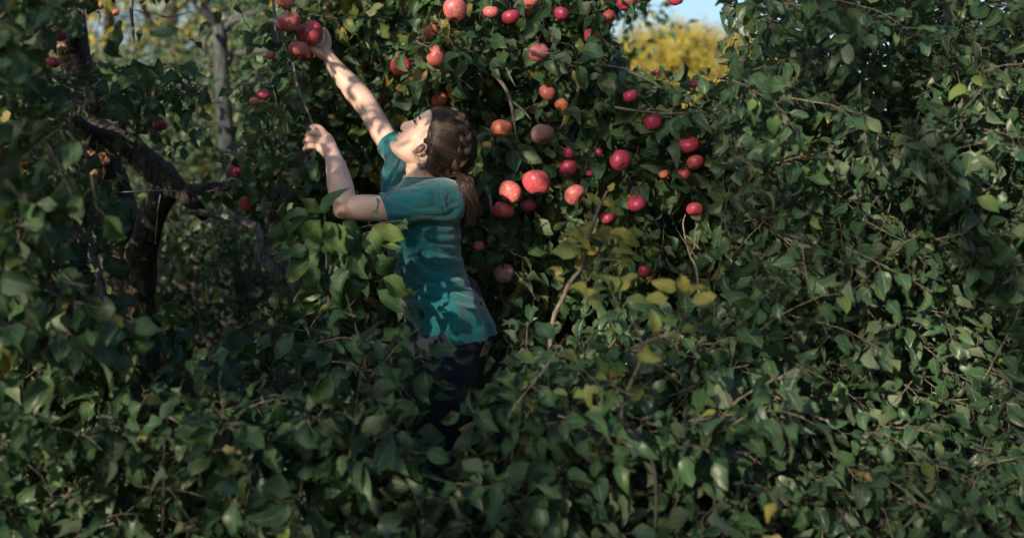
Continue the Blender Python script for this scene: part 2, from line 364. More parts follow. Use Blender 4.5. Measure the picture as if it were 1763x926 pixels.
# far hand: the V of thumb and index, three more fingers behind the apple
body.tube([P(570, 106, 3.315), P(563, 96, 3.325), P(558, 88, 3.335)], [.024, .030, .031], k=14, n=8, round_=True, ell=((.75, .0, -.66), 1.0, .72))
body.ell(P(556, 90, 3.345), (.026, .034, .028))
digit([P(556, 97, 3.30), P(548, 91, 3.285), P(540, 86, 3.28), P(532, 80, 3.28)], [.015, .0135, .0115, .0085])            # thumb
digit([P(564, 86, 3.325), P(566, 73, 3.325), P(564, 61, 3.32), P(558, 51, 3.315)], [.0135, .0115, .0098, .0078])      # index
digit([P(560, 84, 3.345), P(561, 70, 3.365), P(558, 58, 3.375), P(548, 52, 3.375)], [.0135, .0115, .0098, .0078])
digit([P(554, 84, 3.365), P(554, 72, 3.39), P(549, 62, 3.405), P(540, 58, 3.405)], [.013, .011, .0095, .0075])
digit([P(550, 88, 3.375), P(547, 79, 3.40), P(543, 72, 3.415), P(536, 68, 3.415)], [.012, .010, .0085, .0068])
# near hand: back of the hand to the camera, fingers closed round the twig
body.tube([P(571, 264, 2.84), P(563, 253, 2.855), P(557, 245, 2.865), P(553, 241, 2.87)], [.0235, .029, .031, .029], k=14, n=10, round_=True, ell=((.62, 0, .78), 1.05, .58))
digit([P(559, 231, 2.865), P(550, 221, 2.860), P(538, 219, 2.868), P(533, 227, 2.893), P(538, 231, 2.91)], [.0118, .0100, .0091, .0082, .007])
digit([P(551, 235, 2.865), P(541, 230, 2.855), P(533, 231, 2.862), P(529, 236, 2.888), P(535, 239, 2.905)], [.0120, .0100, .0091, .0082, .007])
digit([P(547, 243, 2.865), P(536, 241, 2.853), P(528, 242, 2.860), P(525, 246, 2.885), P(531, 248, 2.90)], [.0114, .0096, .0088, .0079, .0068])
digit([P(547, 252, 2.868), P(536, 252, 2.857), P(528, 253, 2.862), P(525, 257, 2.882), P(530, 258, 2.90)], [.0108, .0090, .0082, .0074, .0065])
digit([P(562, 250, 2.89), P(555, 241, 2.91), P(548, 233, 2.918), P(541, 227, 2.915)], [.014, .0125, .011, .0085])       # thumb behind the twig
bme = remeshed(body, .0024, 2)
V, N = co(bme), nrm(bme)
def hloc(V): D = (V - np.array(HC)) / HS; return np.stack([D @ np.array(fwd), D @ np.array(lat), D @ np.array(up)], 1)
def ga(L, c, s): return np.exp(-(((L - np.array(c)) / np.array(s)) ** 2).sum(1))
L = hloc(V)
for sg in (1, -1):
    V -= np.array(fwd) * (.0060 * ga(L, (.078, .032 * sg, -.001), (.03, .011, .008)))[:, None]
V -= np.array(fwd) * (.0035 * ga(L, (.085, 0, -.0585), (.02, .019, .0016)))[:, None]
V -= np.array(fwd) * (.003 * ga(L, (.085, 0, -.074), (.02, .022, .006)))[:, None]
setco(bme, V)
tone = np.zeros((len(V), 4)); tone[:, 3] = 1
tone[:, 0] = np.clip(.75 * ga(L, (.09, 0, -.0585), (.016, .021, .0085)) + .28 * ga(L, (.06, .05, -.03), (.035, .03, .022)) + .22 * ga(L, (.1, 0, -.034), (.014, .014, .014))
    + .38 * ga(L, (.006, .078, -.030), (.018, .014, .024)) + .22 * ga(V, P(590, 362, 2.66), (.03, .05, .03))
    + .25 * ga(V, P(533, 240, 2.87), (.022, .04, .04)) + .2 * ga(V, P(548, 70, 3.32), (.035, .08, .04)), 0, 1)
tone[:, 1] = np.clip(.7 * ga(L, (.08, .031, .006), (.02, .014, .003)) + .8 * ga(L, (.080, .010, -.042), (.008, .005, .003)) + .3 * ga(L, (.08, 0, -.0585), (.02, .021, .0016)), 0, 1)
ca = bme.color_attributes.new('tone', 'FLOAT_COLOR', 'POINT'); ca.data.foreach_set('color', tone.astype(np.float32).ravel())
bme.transform(Matrix.Translation(-PB)); link('body', bme, person, M['skin'])

def part(mb, name, mat, parent=None):
    me = mb.mesh(name); me.transform(Matrix.Translation(-PB)); return link(name, me, parent or person, mat)
for sg in (1, -1):
    e = MB(); e.ell(H(.0585, .031 * sg, -.001), (.0118, .0118, .0118)); eo = part(e, 'eye', M['eye'])
    e = MB(); e.ell(H(.0682, .031 * sg, .001), (.0035, .0058, .0058), HM); part(e, 'iris', M['iris'], eo)
    e = MB()
    e.tube([H(.074, .018 * sg, .003), H(.080, .030 * sg, .0065), H(.071, .043 * sg, .002)], [.0010, .0022, .0016], k=6, n=9)
    for q in range(11):
        yy = .019 + q * .0023; b = H(.0785 - abs(yy - .03) * .35, yy * sg, .0055 - abs(yy - .03) * .12); e.tube([b, b + fwd * .006 * HS - up * .001, b + fwd * .0095 * HS + up * .002], [.0010, .0008, .0003], k=4, n=4)
    part(e, 'eyelash', M['hair'])
    e = MB()
    for q in range(26):
        yy = .014 + q * .0014; b = H(.091 - max(yy - .025, 0) * .75, yy * sg, .021 + .004 * math.sin(q / 25 * 3)); e.tube([b, b + lat * sg * .006 + up * .0014 + fwd * .0005], [.0014, .0005], k=4, n=2, att=(.25, 0, 0))
    part(e, 'eyebrow', M['hair'])

# hair: a cap over the skull, strands combed back into a french braid, a loose tail
hair = MB(); HCEN = (-.016, 0, .026); HAX = (.106, .0865, .095)
def hs(d, off=0.0):
    """point of the hair surface in direction d (head frame)"""
    d = Vector(d).normalized(); ax = [HAX[0], HAX[1], HAX[2]]
    r_ = 1 / math.sqrt(sum((d[i] / ax[i]) ** 2 for i in range(3))) + off
    if d.z < -.3 : r_ *= 1 + .10 * (-d.z - .3)
    x, z = HCEN[0] + d.x * r_, HCEN[2] + d.z * r_
    xh = float(np.interp(z, [-.12, -.055, -.02, .012, .030, .046, .058], [-.055, -.032, .010, .044, .062, .082, .11]))
    if x > xh: r_ -= min((x - xh) * 1.0, .035)
    if off < -.003 and x > xh - .02: r_ -= .006
    return H(HCEN[0] + d.x * r_, HCEN[1] + d.y * r_, HCEN[2] + d.z * r_)
G = []
for i in range(17):
    th = math.pi * (i + .3) / 17.6
    G.append([hs((math.sin(th) * math.cos(q / 28 * 6.2832), math.sin(th) * math.sin(q / 28 * 6.2832), math.cos(th)), -.0035) for q in range(28)])
hair.grid(np.array(G), att=(.35, 0, 0))
# braid path on the head: from above the forehead over the near-back of the crown to the nape
BP = [(.50, .20, .86), (.18, .44, .93), (-.18, .58, .83), (-.50, .66, .56), (-.74, .62, .20), (-.86, .50, -.20), (-.88, .36, -.52), (-.80, .26, -.80)]
BPs = spline(BP, 60)
def bpt(t): i = min(max(t, 0), 1) * 59; a = int(i); b = min(a + 1, 59); f = i - a; return Vector(BPs[a] * (1 - f) + BPs[b] * f).normalized()
rr = random.Random(3)
for i in range(3600):
    near = i < 2400
    t_ = rr.random()
    if near:   # from the near hairline (forehead, temple, above and behind the ear) back to the braid
        a = t_; s0 = Vector(spline([(.93, .20, .36), (.82, .52, .26), (.64, .76, .10), (.36, .93, -.10), (.12, 1.0, -.30), (-.12, .93, -.55), (-.3, .75, -.85)], 24)[min(int(a * 23.99), 23)]).normalized()
        e0 = bpt(.02 + .96 * a)
    else:      # from the far side over the top
        s0 = Vector(spline([(.93, -.05, .38), (.70, -.65, .40), (-.2, -.95, .35), (-.5, -.8, -.1), (-.6, -.6, -.6)], 24)[min(int(t_ * 23.99), 23)]).normalized(); e0 = bpt(.02 + .96 * t_)
    s0 = (s0 + Vector((rr.uniform(-.07, .07), rr.uniform(-.07, .07), rr.uniform(-.07, .07)))).normalized()
    off = rr.uniform(-.0006, .0018) + .0006 * math.sin(t_ * 23); wv = rr.uniform(0, 6.3); amp = rr.uniform(.0, .012); sag = rr.uniform(-.03, .10)
    pts = []
    for q in range(9):
        f = q / 8; d = s0.slerp(e0, f, s0) if s0.dot(e0) > -.9 else e0
        d = d + Vector((0, 0, -sag * math.sin(f * math.pi) * (1 if near else .2))) + Vector((1, 1, 1)) * amp * math.sin(wv + f * 7)
        pts.append(hs(d, off * math.sin(min(1, f * 3 + .1) * 1.57) + .0045 * f * f - (.006 if f == 0 else .001 if q == 1 else 0)))
    c = .35 + .3 * math.sin(t_ * 25 + (0 if near else 2)) + rr.uniform(-.3, .3)
    if rr.random() < .06: c = rr.uniform(.85, 1)
    rad = rr.uniform(.0005, .0010)
    hair.tube(pts, [rad * .5] + [rad] * 7 + [rad * .6], k=3, n=9, att=(min(max(c, 0), 1), 0, 0))
for i in range(170):   # flyaway wisps
    d = Vector((rr.uniform(-.9, .5), rr.uniform(-.1, 1), rr.uniform(-.6, 1))).normalized(); d2 = (d + Vector((rr.uniform(-.35, .1), rr.uniform(-.2, .2), rr.uniform(-.25, .1)))).normalized()
    hair.tube([hs(d, .001), hs(d.slerp(d2, .5), rr.uniform(.004, .010)), hs(d2, rr.uniform(.003, .014))], [.0005, .0005, .0003], k=3, n=6, att=(rr.uniform(.3, 1), 0, 0))
for (a, b, c_, d_) in ((P(722, 272, 2.815), P(727, 286, 2.81), P(748, 300, 2.80), P(757, 290, 2.81)), (P(738, 275, 2.80), P(742, 292, 2.79), P(760, 303, 2.79), P(775, 300, 2.80))):
    for q in range(7):
        j = Vector((rr.uniform(-.004, .004), rr.uniform(-.004, .004), rr.uniform(-.004, .004))); hair.tube([a + j, b + j * 1.5, c_ + j, d_ + j], [.0006] * 4, k=3, n=12, att=(rr.uniform(.3, .9), 0, 0))
hair_o = part(hair, 'hair', M['hair'])
def lobe(mb, a, b, wdir, nrmdir, width, thick, n=34, cb=.3):
    """a lens-shaped lock of hair from a to b"""
    ax = (b - a)
    for q in range(n):
        an = q / n * 6.2832 * 1.0 + rr.random(); ro = math.sqrt(rr.random()) if q % 2 else 1.0
        o = wdir * math.cos(an) * width * ro + nrmdir * abs(math.sin(an)) * thick * ro
        pts = [a + ax * f + o * (math.sin(math.pi * min(max(f, .03), .97)) ** .7) + wdir * .25 * width * math.sin(f * 6.28) for f in (0, .2, .4, .6, .8, 1)]
        mb.tube(pts, [.0008, .0013, .0015, .0015, .0012, .0007], k=4, n=9, att=(min(1, max(0, cb + rr.uniform(-.25, .3))), 0, 0))
braid = MB(); NL = 15
for i in range(NL):
    f = i / NL; t0 = .04 + .93 * f; c = bpt(t0); c1 = bpt(t0 + .012); c2 = bpt(t0 + .125)
    p0, p1 = hs(c, .004), hs(c2, .006); tg = (p1 - p0).normalized(); nd = (hs(c, .02) - hs(c, 0)).normalized(); sd_ = tg.cross(nd).normalized()
    sg = 1 if i % 2 else -1; wd = .0165 + .003 * math.sin(f * 3)
    a = p0 + sd_ * sg * wd * 1.25 - nd * .002; b = p1 - sd_ * sg * wd * .25 + nd * .001
    lx = (b - a).normalized()
    lobe(braid, a, b, lx.cross(nd).normalized(), nd, .0118, .0105, cb=.55 + .3 * (i % 3 == 0))
part(braid, 'braid', M['hair'], hair_o)
tail = MB()
T0 = hs(bpt(1.0), .004)
core = [T0, P(797, 303, 2.81), P(800, 322, 2.79), P(806, 345, 2.79), P(811, 368, 2.80), P(805, 388, 2.81)]
tail.tube(core, [.005, .008, .009, .011, .008, .002], k=10, n=24, att=(.1, 0, 0))
for i in range(620):
    an = rr.uniform(0, 6.28); ro = .6 + .5 * rr.random(); ph = rr.uniform(0, 6.28); ln = rr.uniform(.72, 1.04)
    sp_ = [.007, .014, .022, .028, .026, .012]; pts = []
    S = spline(core, 12)
    for q in range(12):
        f = q / 11 * ln; i0 = min(int(f * 11), 11); w_ = np.interp(f * 5, range(6), sp_) * ro
        c = Vector(S[i0]); tw = an + f * 2.2
        pts.append(c + Vector((math.cos(tw) * w_ + .005 * math.sin(ph + f * 11) * (.3 + f) + (rr.uniform(-.008, .014) * f * f if i % 6 == 0 else 0), math.sin(tw) * w_ * .7, .002 * math.sin(ph * 2 + f * 12))))
    tail.tube(pts, [.0009] * 9 + [.0008, .0006, .0003], k=3, n=12, att=(min(1, max(0, .30 + rr.uniform(-.28, .35) + (.35 if rr.random() < .1 else 0))), 0, 0))
part(tail, 'ponytail', M['hair'], hair_o)

# t-shirt: one soft volume, opened at neck, hem and cuffs, folds pressed in, given cloth thickness
sh = MB()
TS = [(304, 700, 750, .06), (312, 690, 776, .105), (323, 672, 788, .145), (341, 661, 789, .166), (360, 657, 790, .172), (385, 655, 790, .170), (410, 661, 790, .160), (440, 671, 793, .150), (465, 679, 800, .148), (490, 687, 812, .158), (520, 694, 830, .172), (550, 700, 846, .182), (590, 706, 856, .185), (610, 708, 856, .185)]
G = []
for py, xa, xb, w in TS:
    a, b = P(xa, py, 2.92), P(xb, py, 2.92); c = (a + b) / 2; r_ = (b.x - a.x) / 2; ring = []
    for q in range(32):
        an = q / 32 * 6.2832; cc, ss = math.cos(an), math.sin(an); ring.append(c + Vector((r_ * math.copysign(abs(cc) ** .88, cc), -w * math.copysign(abs(ss) ** .88, ss), 0)))
    G.append(ring)
sh.grid(np.array(G))
sh.tube([P(768, 350, 2.80), P(754, 340, 2.85), P(738, 338, 2.92), P(716, 316, 2.99), P(697, 288, 3.05)], [.058, .054, .054, .056, .052], k=20, n=14, round_=True)
sh.tube([P(765, 348, 2.815), P(738, 350, 2.775), P(708, 356, 2.745), P(680, 361, 2.725), P(655, 364, 2.71), P(630, 366, 2.70)], [.068, .064, .056, .049, .0455, .043], k=24, n=20, round_=True)
sh.tube([P(712, 303, 3.02), P(694, 277, 3.06), P(682, 259, 3.10), P(672, 243, 3.13), P(660, 226, 3.16)], [.055, .052, .048, .047, .046], k=22, n=16, round_=True)
sh.tube([P(683, 268, 3.07), P(683, 310, 2.99), P(683, 345, 2.93), P(692, 380, 2.90)], [.030, .048, .045, .05], k=16, n=14, round_=True)
NX = [P(741, 326, 2.915), P(732, 300, 2.908), P(726, 276, 2.905)]
sme = remeshed(sh, .0030, 4)
V, N = co(sme), nrm(sme)
# folds as strokes drawn on the near side: (points px,py), depth, width(px); they are pressed or raised along the normal
PX = 600 + V[:, 0] * FPX / V[:, 1]; PY = 253 + (CZ - V[:, 2]) * FPX / V[:, 1]
near = np.clip(-N[:, 1] * 1.6 + .35, 0, 1)
def stroke(pts, dep, wid, msk=None):
    S = spline(pts, 26); d = np.full(len(V), 1e9); tt = np.zeros(len(V))
    for i in range(25):
        a, b = S[i], S[i + 1]; ab = b - a; l2 = (ab ** 2).sum() + 1e-9
        t = np.clip(((PX - a[0]) * ab[0] + (PY - a[1]) * ab[1]) / l2, 0, 1); dd = np.hypot(PX - a[0] - t * ab[0], PY - a[1] - t * ab[1])
        m = dd < d; d[m] = dd[m]; tt[m] = (i + t[m]) / 25
    return dep * np.exp(-(d / wid) ** 2) * np.sin(np.clip(tt, .04, .96) * math.pi) ** .6 * (near if msk is None else msk)
D = np.zeros(len(V)); tor = (V[:, 1] > 2.70).astype(float)
FO = [ # under the sleeve and across the back
    ([(664, 391), (690, 393), (730, 388), (770, 391), (797, 388)], -.016, 4.5), ([(705, 398), (740, 404), (772, 403), (796, 400)], -.007, 4), ([(715, 405), (745, 418), (775, 421), (797, 415)], -.008, 4),
    ([(722, 415), (748, 434), (775, 441), (797, 437)], -.007, 4.5), ([(708, 398), (714, 425), (722, 446), (742, 462), (770, 470)], -.010, 5), ([(712, 440), (735, 462), (765, 470), (800, 462)], -.006, 5),
    ([(735, 430), (757, 440), (780, 449), (798, 449)], .005, 5), ([(730, 402), (755, 411), (780, 412), (796, 408)], .004, 4), ([(740, 475), (765, 478), (790, 476), (804, 474)], -.006, 4.5), ([(725, 480), (755, 490), (790, 492), (815, 498)], -.006, 5),
    ([(690, 478), (712, 492), (740, 500), (780, 502)], -.006, 5), ([(742, 455), (728, 478), (716, 500)], .006, 6), ([(676, 440), (688, 468), (704, 492)], .006, 7), ([(700, 505), (740, 515), (790, 518), (828, 525)], -.007, 6),
    ([(668, 400), (690, 430), (700, 460)], .004, 8), ([(700, 400), (704, 430), (712, 455)], .006, 5),
    # sleeve
    ([(676, 345), (700, 340), (735, 346), (770, 360)], .004, 9), ([(690, 378), (720, 371), (750, 373), (785, 366)], -.006, 4), ([(700, 384), (735, 382), (765, 384), (790, 378)], -.006, 3.5), ([(676, 335), (690, 346), (712, 353)], -.006, 4),
    ([(740, 310), (755, 330), (750, 350)], -.0025, 6), ([(760, 318), (778, 335), (792, 352)], -.003, 6), ([(766, 356), (780, 350), (795, 344)], -.004, 3.5), ([(766, 369), (782, 362), (796, 357)], -.004, 3.5), ([(758, 378), (780, 375), (796, 370)], .003, 4),
    ([(752, 309), (756, 330), (762, 355), (770, 385)], -.0022, 2.0),
    ([(668, 352), (682, 362), (700, 364)], -.004, 3), ([(700, 352), (722, 358), (748, 356), (770, 362)], -.0045, 3.2), ([(742, 322), (748, 340), (742, 362)], -.003, 3.5), ([(775, 330), (770, 345), (774, 360)], -.003, 3.5), ([(715, 335), (730, 328), (748, 326)], -.002, 3.5),
    ([(718, 428), (738, 452), (768, 460), (800, 452)], -.006, 3), ([(706, 470), (730, 486), (760, 484)], -.005, 3), ([(760, 496), (785, 500), (812, 512)], -.006, 3.2), ([(690, 500), (705, 512), (740, 520)], -.006, 4), ([(730, 392), (745, 412), (742, 440), (752, 470)], .004, 5),
    # drag lines from the raised far shoulder down the chest
    ([(694, 262), (684, 290), (668, 318), (654, 345)], -.013, 3.6), ([(704, 282), (692, 305), (674, 330), (664, 345)], -.010, 3.4), ([(688, 250), (678, 275), (667, 300)], -.010, 3.2), ([(700, 300), (694, 318), (680, 338)], .006, 4.5), ([(690, 282), (680, 302), (664, 330)], .007, 4),
    ([(704, 313), (720, 322), (745, 318)], -.003, 4), ([(700, 318), (712, 332), (735, 336)], -.003, 5)]
for f in FO: D += stroke(*f)
lo = np.array([noise.fractal(Vector((v[0] * 9, v[1] * 9, v[2] * 16)), 1, 2, 4) for v in V]); hi = np.array([noise.noise(Vector((v[0] * 30 + v[2] * 14, v[1] * 30, v[2] * 62))) for v in V])
D += .0042 * lo + .0008 * hi
# slack cloth below the waist falls in wavy folds
dn = np.clip((PY - 500) / 60, 0, 1); D += dn * .006 * np.sin(V[:, 0] * 70 + V[:, 1] * 50)
hp, hn = np.array(P(660, 363, 2.71)), np.array(Vector((-.95, -.10, -.25)).normalized()); hd = -((V - hp) @ hn); hm_ = (np.linalg.norm(V - hp, axis=1) < .10)
D += hm_ * (.0016 * (hd < .0155) - .0016 * np.exp(-((hd - .0165) / .0022) ** 2))
V += N * D[:, None]; setco(sme, V)
bm = bmesh.new(); bm.from_mesh(sme)
def cut(pln, nd, cen, rad):
    vs = [v for v in bm.verts if (v.co - cen).length < rad]; st = set(vs)
    fs = [f for f in bm.faces if all(v in st for v in f.verts)]; es = {e for f in fs for e in f.edges}
    g = bmesh.ops.bisect_plane(bm, geom=list(st) + list(es) + fs, plane_co=pln, plane_no=nd)
    kill = [v for v in bm.verts if (v.co - cen).length < rad and (v.co - pln).dot(nd) > 1e-5]
    bmesh.ops.delete(bm, geom=kill, context='VERTS')
HEMP, HEMN = P(660, 363, 2.71), Vector((-.95, -.10, -.25)).normalized()
cut(HEMP, HEMN, P(640, 368, 2.705), .085)
cut(P(674, 246, 3.125), (P(660, 226, 3.16) - P(682, 259, 3.10)).normalized(), P(662, 230, 3.155), .075)
cut(P(775, 572, 2.92), Vector((.1, 0, -1)).normalized(), P(775, 610, 2.92), .40)
# neck opening round the neck axis
A0, A1 = NX[0], NX[2]; axd = (A1 - A0).normalized(); RN = .0640
def radv(p):
    q = (p - A0).dot(axd); return (p - A0) - axd * q, q
TOPP, TOPN = P(697, 312, 2.9), Vector((-.02, .0, 1)).normalized()
kill = [v for v in bm.verts if (radv(v.co)[0].length < RN and radv(v.co)[1] > -.0)]
bmesh.ops.delete(bm, geom=kill, context='VERTS')
bmesh.ops.delete(bm, geom=[f for f in bm.faces if False], context='FACES')
# keep the largest island
rest = set(bm.verts); isl = []
while rest:
    s0 = rest.pop(); q = [s0]; cur = [s0]
    while q:
        v = q.pop()
        for e in v.link_edges:
            o = e.other_vert(v)
            if o in rest: rest.discard(o); q.append(o); cur.append(o)
    isl.append(cur)
isl.sort(key=len); [bmesh.ops.delete(bm, geom=i, context='VERTS') for i in isl[:-1]]
loop = [v for v in bm.verts if v.is_boundary and radv(v.co)[0].length < RN + .016 and -.05 < radv(v.co)[1] < .12]
for v in loop:
    d, q = radv(v.co); v.co += d.normalized() * (RN - d.length)
ex = Vector((1, 0, 0)) - axd * axd.x; ex.normalize(); ey = axd.cross(ex)
bins = {}
for v in loop:
    d, q = radv(v.co); a = math.atan2(d.dot(ey), d.dot(ex)); bins.setdefault(int((a + math.pi) / 6.2832 * 24) % 24, []).append(q)
qs = [float(np.mean(bins[i])) if i in bins else None for i in range(24)]
for i in range(24):
    if qs[i] is None: qs[i] = next((qs[(i - j) % 24] for j in range(24) if qs[(i - j) % 24] is not None), 0)
qs = [(qs[i - 1] + 2 * qs[i] + qs[(i + 1) % 24]) / 4 for i in range(24)]
bm.to_mesh(sme); bm.free(); sme.shade_smooth(); sme.transform(Matrix.Translation(-PB))
shirt = link('t_shirt', sme, person, M['shirt'])
so_ = shirt.modifiers.new('thickness', 'SOLIDIFY'); so_.thickness = .0022; so_.offset = 1
cl = MB(); pts = [A0 + axd * (qs[i] + .001) + (ex * math.cos((i + .5) / 24 * 6.2832 - math.pi) + ey * math.sin((i + .5) / 24 * 6.2832 - math.pi)) * (RN + .001) for i in range(24)]
pts = pts + pts[:2]; cl.tube(pts, [.0042] * len(pts), k=8, n=100); part(cl, 'collar', M['shirt'], shirt)
# jeans and shoes (below the picture's edge, mostly behind the low branches)
j = MB()
j.tube([P(766, 535, 2.92), P(770, 565, 2.92), P(772, 600, 2.92)], [.150, .165, .150], k=24, n=8, round_=True, ell=((1, 0, 0), .82, 1.05))
for yy, dx in ((2.83, 0), (3.01, -14)):
    j.tube([P(772, 590, yy), P(762 + dx, 690, yy), P(756 + dx, 800, yy), P(764 + dx, 900, yy), P(768 + dx, 1075, yy)], [.100, .085, .062, .058, .052], k=16, n=24, round_=True)
jm = remeshed(j, .007, 4); V, N = co(jm), nrm(jm)
V += N * np.array([.005 * noise.fractal(Vector((v[0] * 14, v[1] * 14, v[2] * 26)), 1, 2, 3) for v in V])[:, None]; setco(jm, V); jm.transform(Matrix.Translation(-PB)); link('jeans', jm, person, M['denim'])
for yy, dx in ((2.83, 0), (3.01, -14)):
    s_ = MB(); x0 = P(768 + dx, 1085, yy).x
    s_.tube([(x0 + .05, yy, .045), (x0, yy, .055), (x0 - .09, yy, .045), (x0 - .17, yy, .032)], [.038, .044, .042, .030], k=14, n=12, round_=True, ell=((0, 1, 0), 1, .9)); part(s_, 'shoe', M['shoe'])
# ------------------------------------------------------------------ foliage
def leaf_proto(nu, nv, curl, fold, twist, wav, wd, seed):
    """ovate apple leaf along +X, up = +Z, length 1; returns verts, quads, (u, v)"""
    r = random.Random(seed); V = []; A = []
    for i in range(nu + 1):
        u = i / nu
        w = wd * (math.sin(math.pi * u ** .90) ** .82) * (1 - .12 * u) * 1.02 if 0 < u < 1 else .002
        for j in range(nv + 1):
            v = j / nv * 2 - 1; e = w * (1 + (.05 * (-1) ** i if abs(v) > .99 and nu > 4 else 0))
            x, y = u, v * e; z = abs(v) * e * fold + wav * math.sin(u * 9 + seed + v * 1.5) * abs(v) * .5
            z -= curl * u * u; x -= abs(curl) * .25 * u * u; a = twist * u
            y, z = y * math.cos(a) - z * math.sin(a), y * math.sin(a) + z * math.cos(a) if abs(a) > 0 else z
            V.append((x + .0, y, z)); A.append((u, v))
    F = [(i * (nv + 1) + j, i * (nv + 1) + j + 1, (i + 1) * (nv + 1) + j + 1, (i + 1) * (nv + 1) + j) for i in range(nu) for j in range(nv)]
    F = [f[::-1] for f in F]
    return np.array(V), np.array(F), np.array(A)
SHP = [(.10, .35, .3, .12, .27), (.38, .5, -.5, .14, .30), (.05, .15, .6, .18, .31), (.62, .8, .5, .10, .27), (.25, .25, -.4, .22, .30), (-.15, .45, .3, .14, .28), (.95, .35, -.9, .16, .27), (.20, 1.1, 1.0, .10, .33)]
PH = [leaf_proto(9, 4, *s_, k_) for k_, s_ in enumerate(SHP)]     # for the leaves built singly
PL = [leaf_proto(5, 2, *s_, k_) for k_, s_ in enumerate(SHP)]     # joined foliage
PF = [leaf_proto(2, 2, *s_, k_) for k_, s_ in enumerate(SHP)]     # far foliage
F8 = [v[:, 0] * 0 for v, _, _ in PH]
NT_ = 8
_lm = {}
def leaf_mesh(k, ti, mat):
    key = (k, ti, mat.name)
    if key not in _lm:
        V, F, A = PH[k]; me = mesh_np('leaf', V, F, np.c_[A, np.full(len(A), (ti + .5) / NT_)]); me.materials.append(mat); _lm[key] = me
    return _lm[key]
class Leaves:
    def __init__(s): s.p = []; s.x = []; s.n = []; s.s = []; s.k = []; s.t = []
    def add(s, p, x, n, sz, tint): s.p.append(tuple(p)); s.x.append(tuple(x)); s.n.append(tuple(n)); s.s.append(sz); s.k.append(random.randrange(8)); s.t.append(min(max(tint, 0), .999))
    def arr(s):
        s.p, s.x, s.n = (np.array(a, float).reshape(-1, 3) for a in (s.p, s.x, s.n)); s.s = np.array(s.s); s.k = np.array(s.k); s.t = np.array(s.t)
        x = s.x / (np.linalg.norm(s.x, axis=1)[:, None] + 1e-9); z = s.n - x * (s.n * x).sum(1)[:, None]; z /= np.linalg.norm(z, axis=1)[:, None] + 1e-9
        s.R = np.stack([x, np.cross(z, x), z], -1)
    def keep(s, m):
        s.p, s.x, s.n, s.s, s.k, s.t, s.R = s.p[m], s.x[m], s.n[m], s.s[m], s.k[m], s.t[m], s.R[m]
    def joined(s, idx, name, mat, parent, base, protos):
        VV = []; FF = []; AA = []; n = 0
        for k in range(8):
            q = idx[s.k[idx] == k]
            if not len(q): continue
            V, F, A = protos[k]
            W_ = np.einsum('nij,vj->nvi', s.R[q], V) * s.s[q][:, None, None] + s.p[q][:, None, :] - np.array(base)
            FF.append((F[None] + (n + np.arange(len(q)) * len(V))[:, None, None]).reshape(-1, 4)); n += len(q) * len(V)
            VV.append(W_.reshape(-1, 3)); AA.append(np.concatenate([np.broadcast_to(A[None], (len(q), *A.shape)), np.broadcast_to(s.t[q][:, None, None], (len(q), len(A), 1))], -1).reshape(-1, 3))
        me = mesh_np(name, np.vstack(VV), np.vstack(FF), np.vstack(AA)); me.materials.append(mat)
        o = link(name, me, parent); 
        return o
def scr(p): return 600 + p[:, 0] * FPX / p[:, 1], 253 + (CZ - p[:, 2]) * FPX / p[:, 1]
UPV = np.array([0, 0, 1.])
def shoot(L, tw, p, d, length, sz, tint, up=(0, -.25, .55), n=None, droop=.35, wood=.0016, jit=.45):
    """a twig with alternate leaves, drooping a little"""
    p = np.array(p, float); d = np.array(d, float); d /= np.linalg.norm(d) + 1e-9
    n = n or max(3, int(length / .026)); pts = [p]; q = p.copy(); dd = d.copy()
    for i in range(5):
        dd = dd + np.array([random.uniform(-.2, .2), random.uniform(-.2, .2), random.uniform(-.2, .2) - droop * .3]); dd /= np.linalg.norm(dd); q = q + dd * length / 5; pts.append(q)
    if tw is not None:
        for i in range(5): tw.seg(pts[i], pts[i + 1], wood * (1.6 - .24 * i), wood * (1.36 - .22 * i))
    for i in range(n):
        f = (i + .6) / n; i0 = min(int(f * 5), 4); c = pts[i0] * (1 - (f * 5 - i0)) + pts[i0 + 1] * (f * 5 - i0)
        t = pts[i0 + 1] - pts[i0]; t = t / (np.linalg.norm(t) + 1e-9)
        a = i * 2.4 + random.uniform(-.5, .5); u = np.cross(t, UPV); u /= np.linalg.norm(u) + 1e-6; w = np.cross(t, u)
        x = (u * math.cos(a) + w * math.sin(a)) * .9 + t * random.uniform(.2, .9) + np.array([random.uniform(-.25, .25), -.12 + random.uniform(-.25, .25), -droop * random.uniform(.3, 1.6)])
        x /= np.linalg.norm(x); pet = sz * random.uniform(.25, .45)
        nn = np.array(up) + np.array([random.gauss(0, jit), random.gauss(0, jit), random.gauss(0, jit)])
        base = c + x * pet
        if tw is not None: tw.seg(c, base, .0009, .0007)
        L.add(base, x - UPV * .15, nn, sz * random.uniform(.62, 1.12), tint + random.gauss(0, .15) + (.4 if random.random() < .06 else 0))
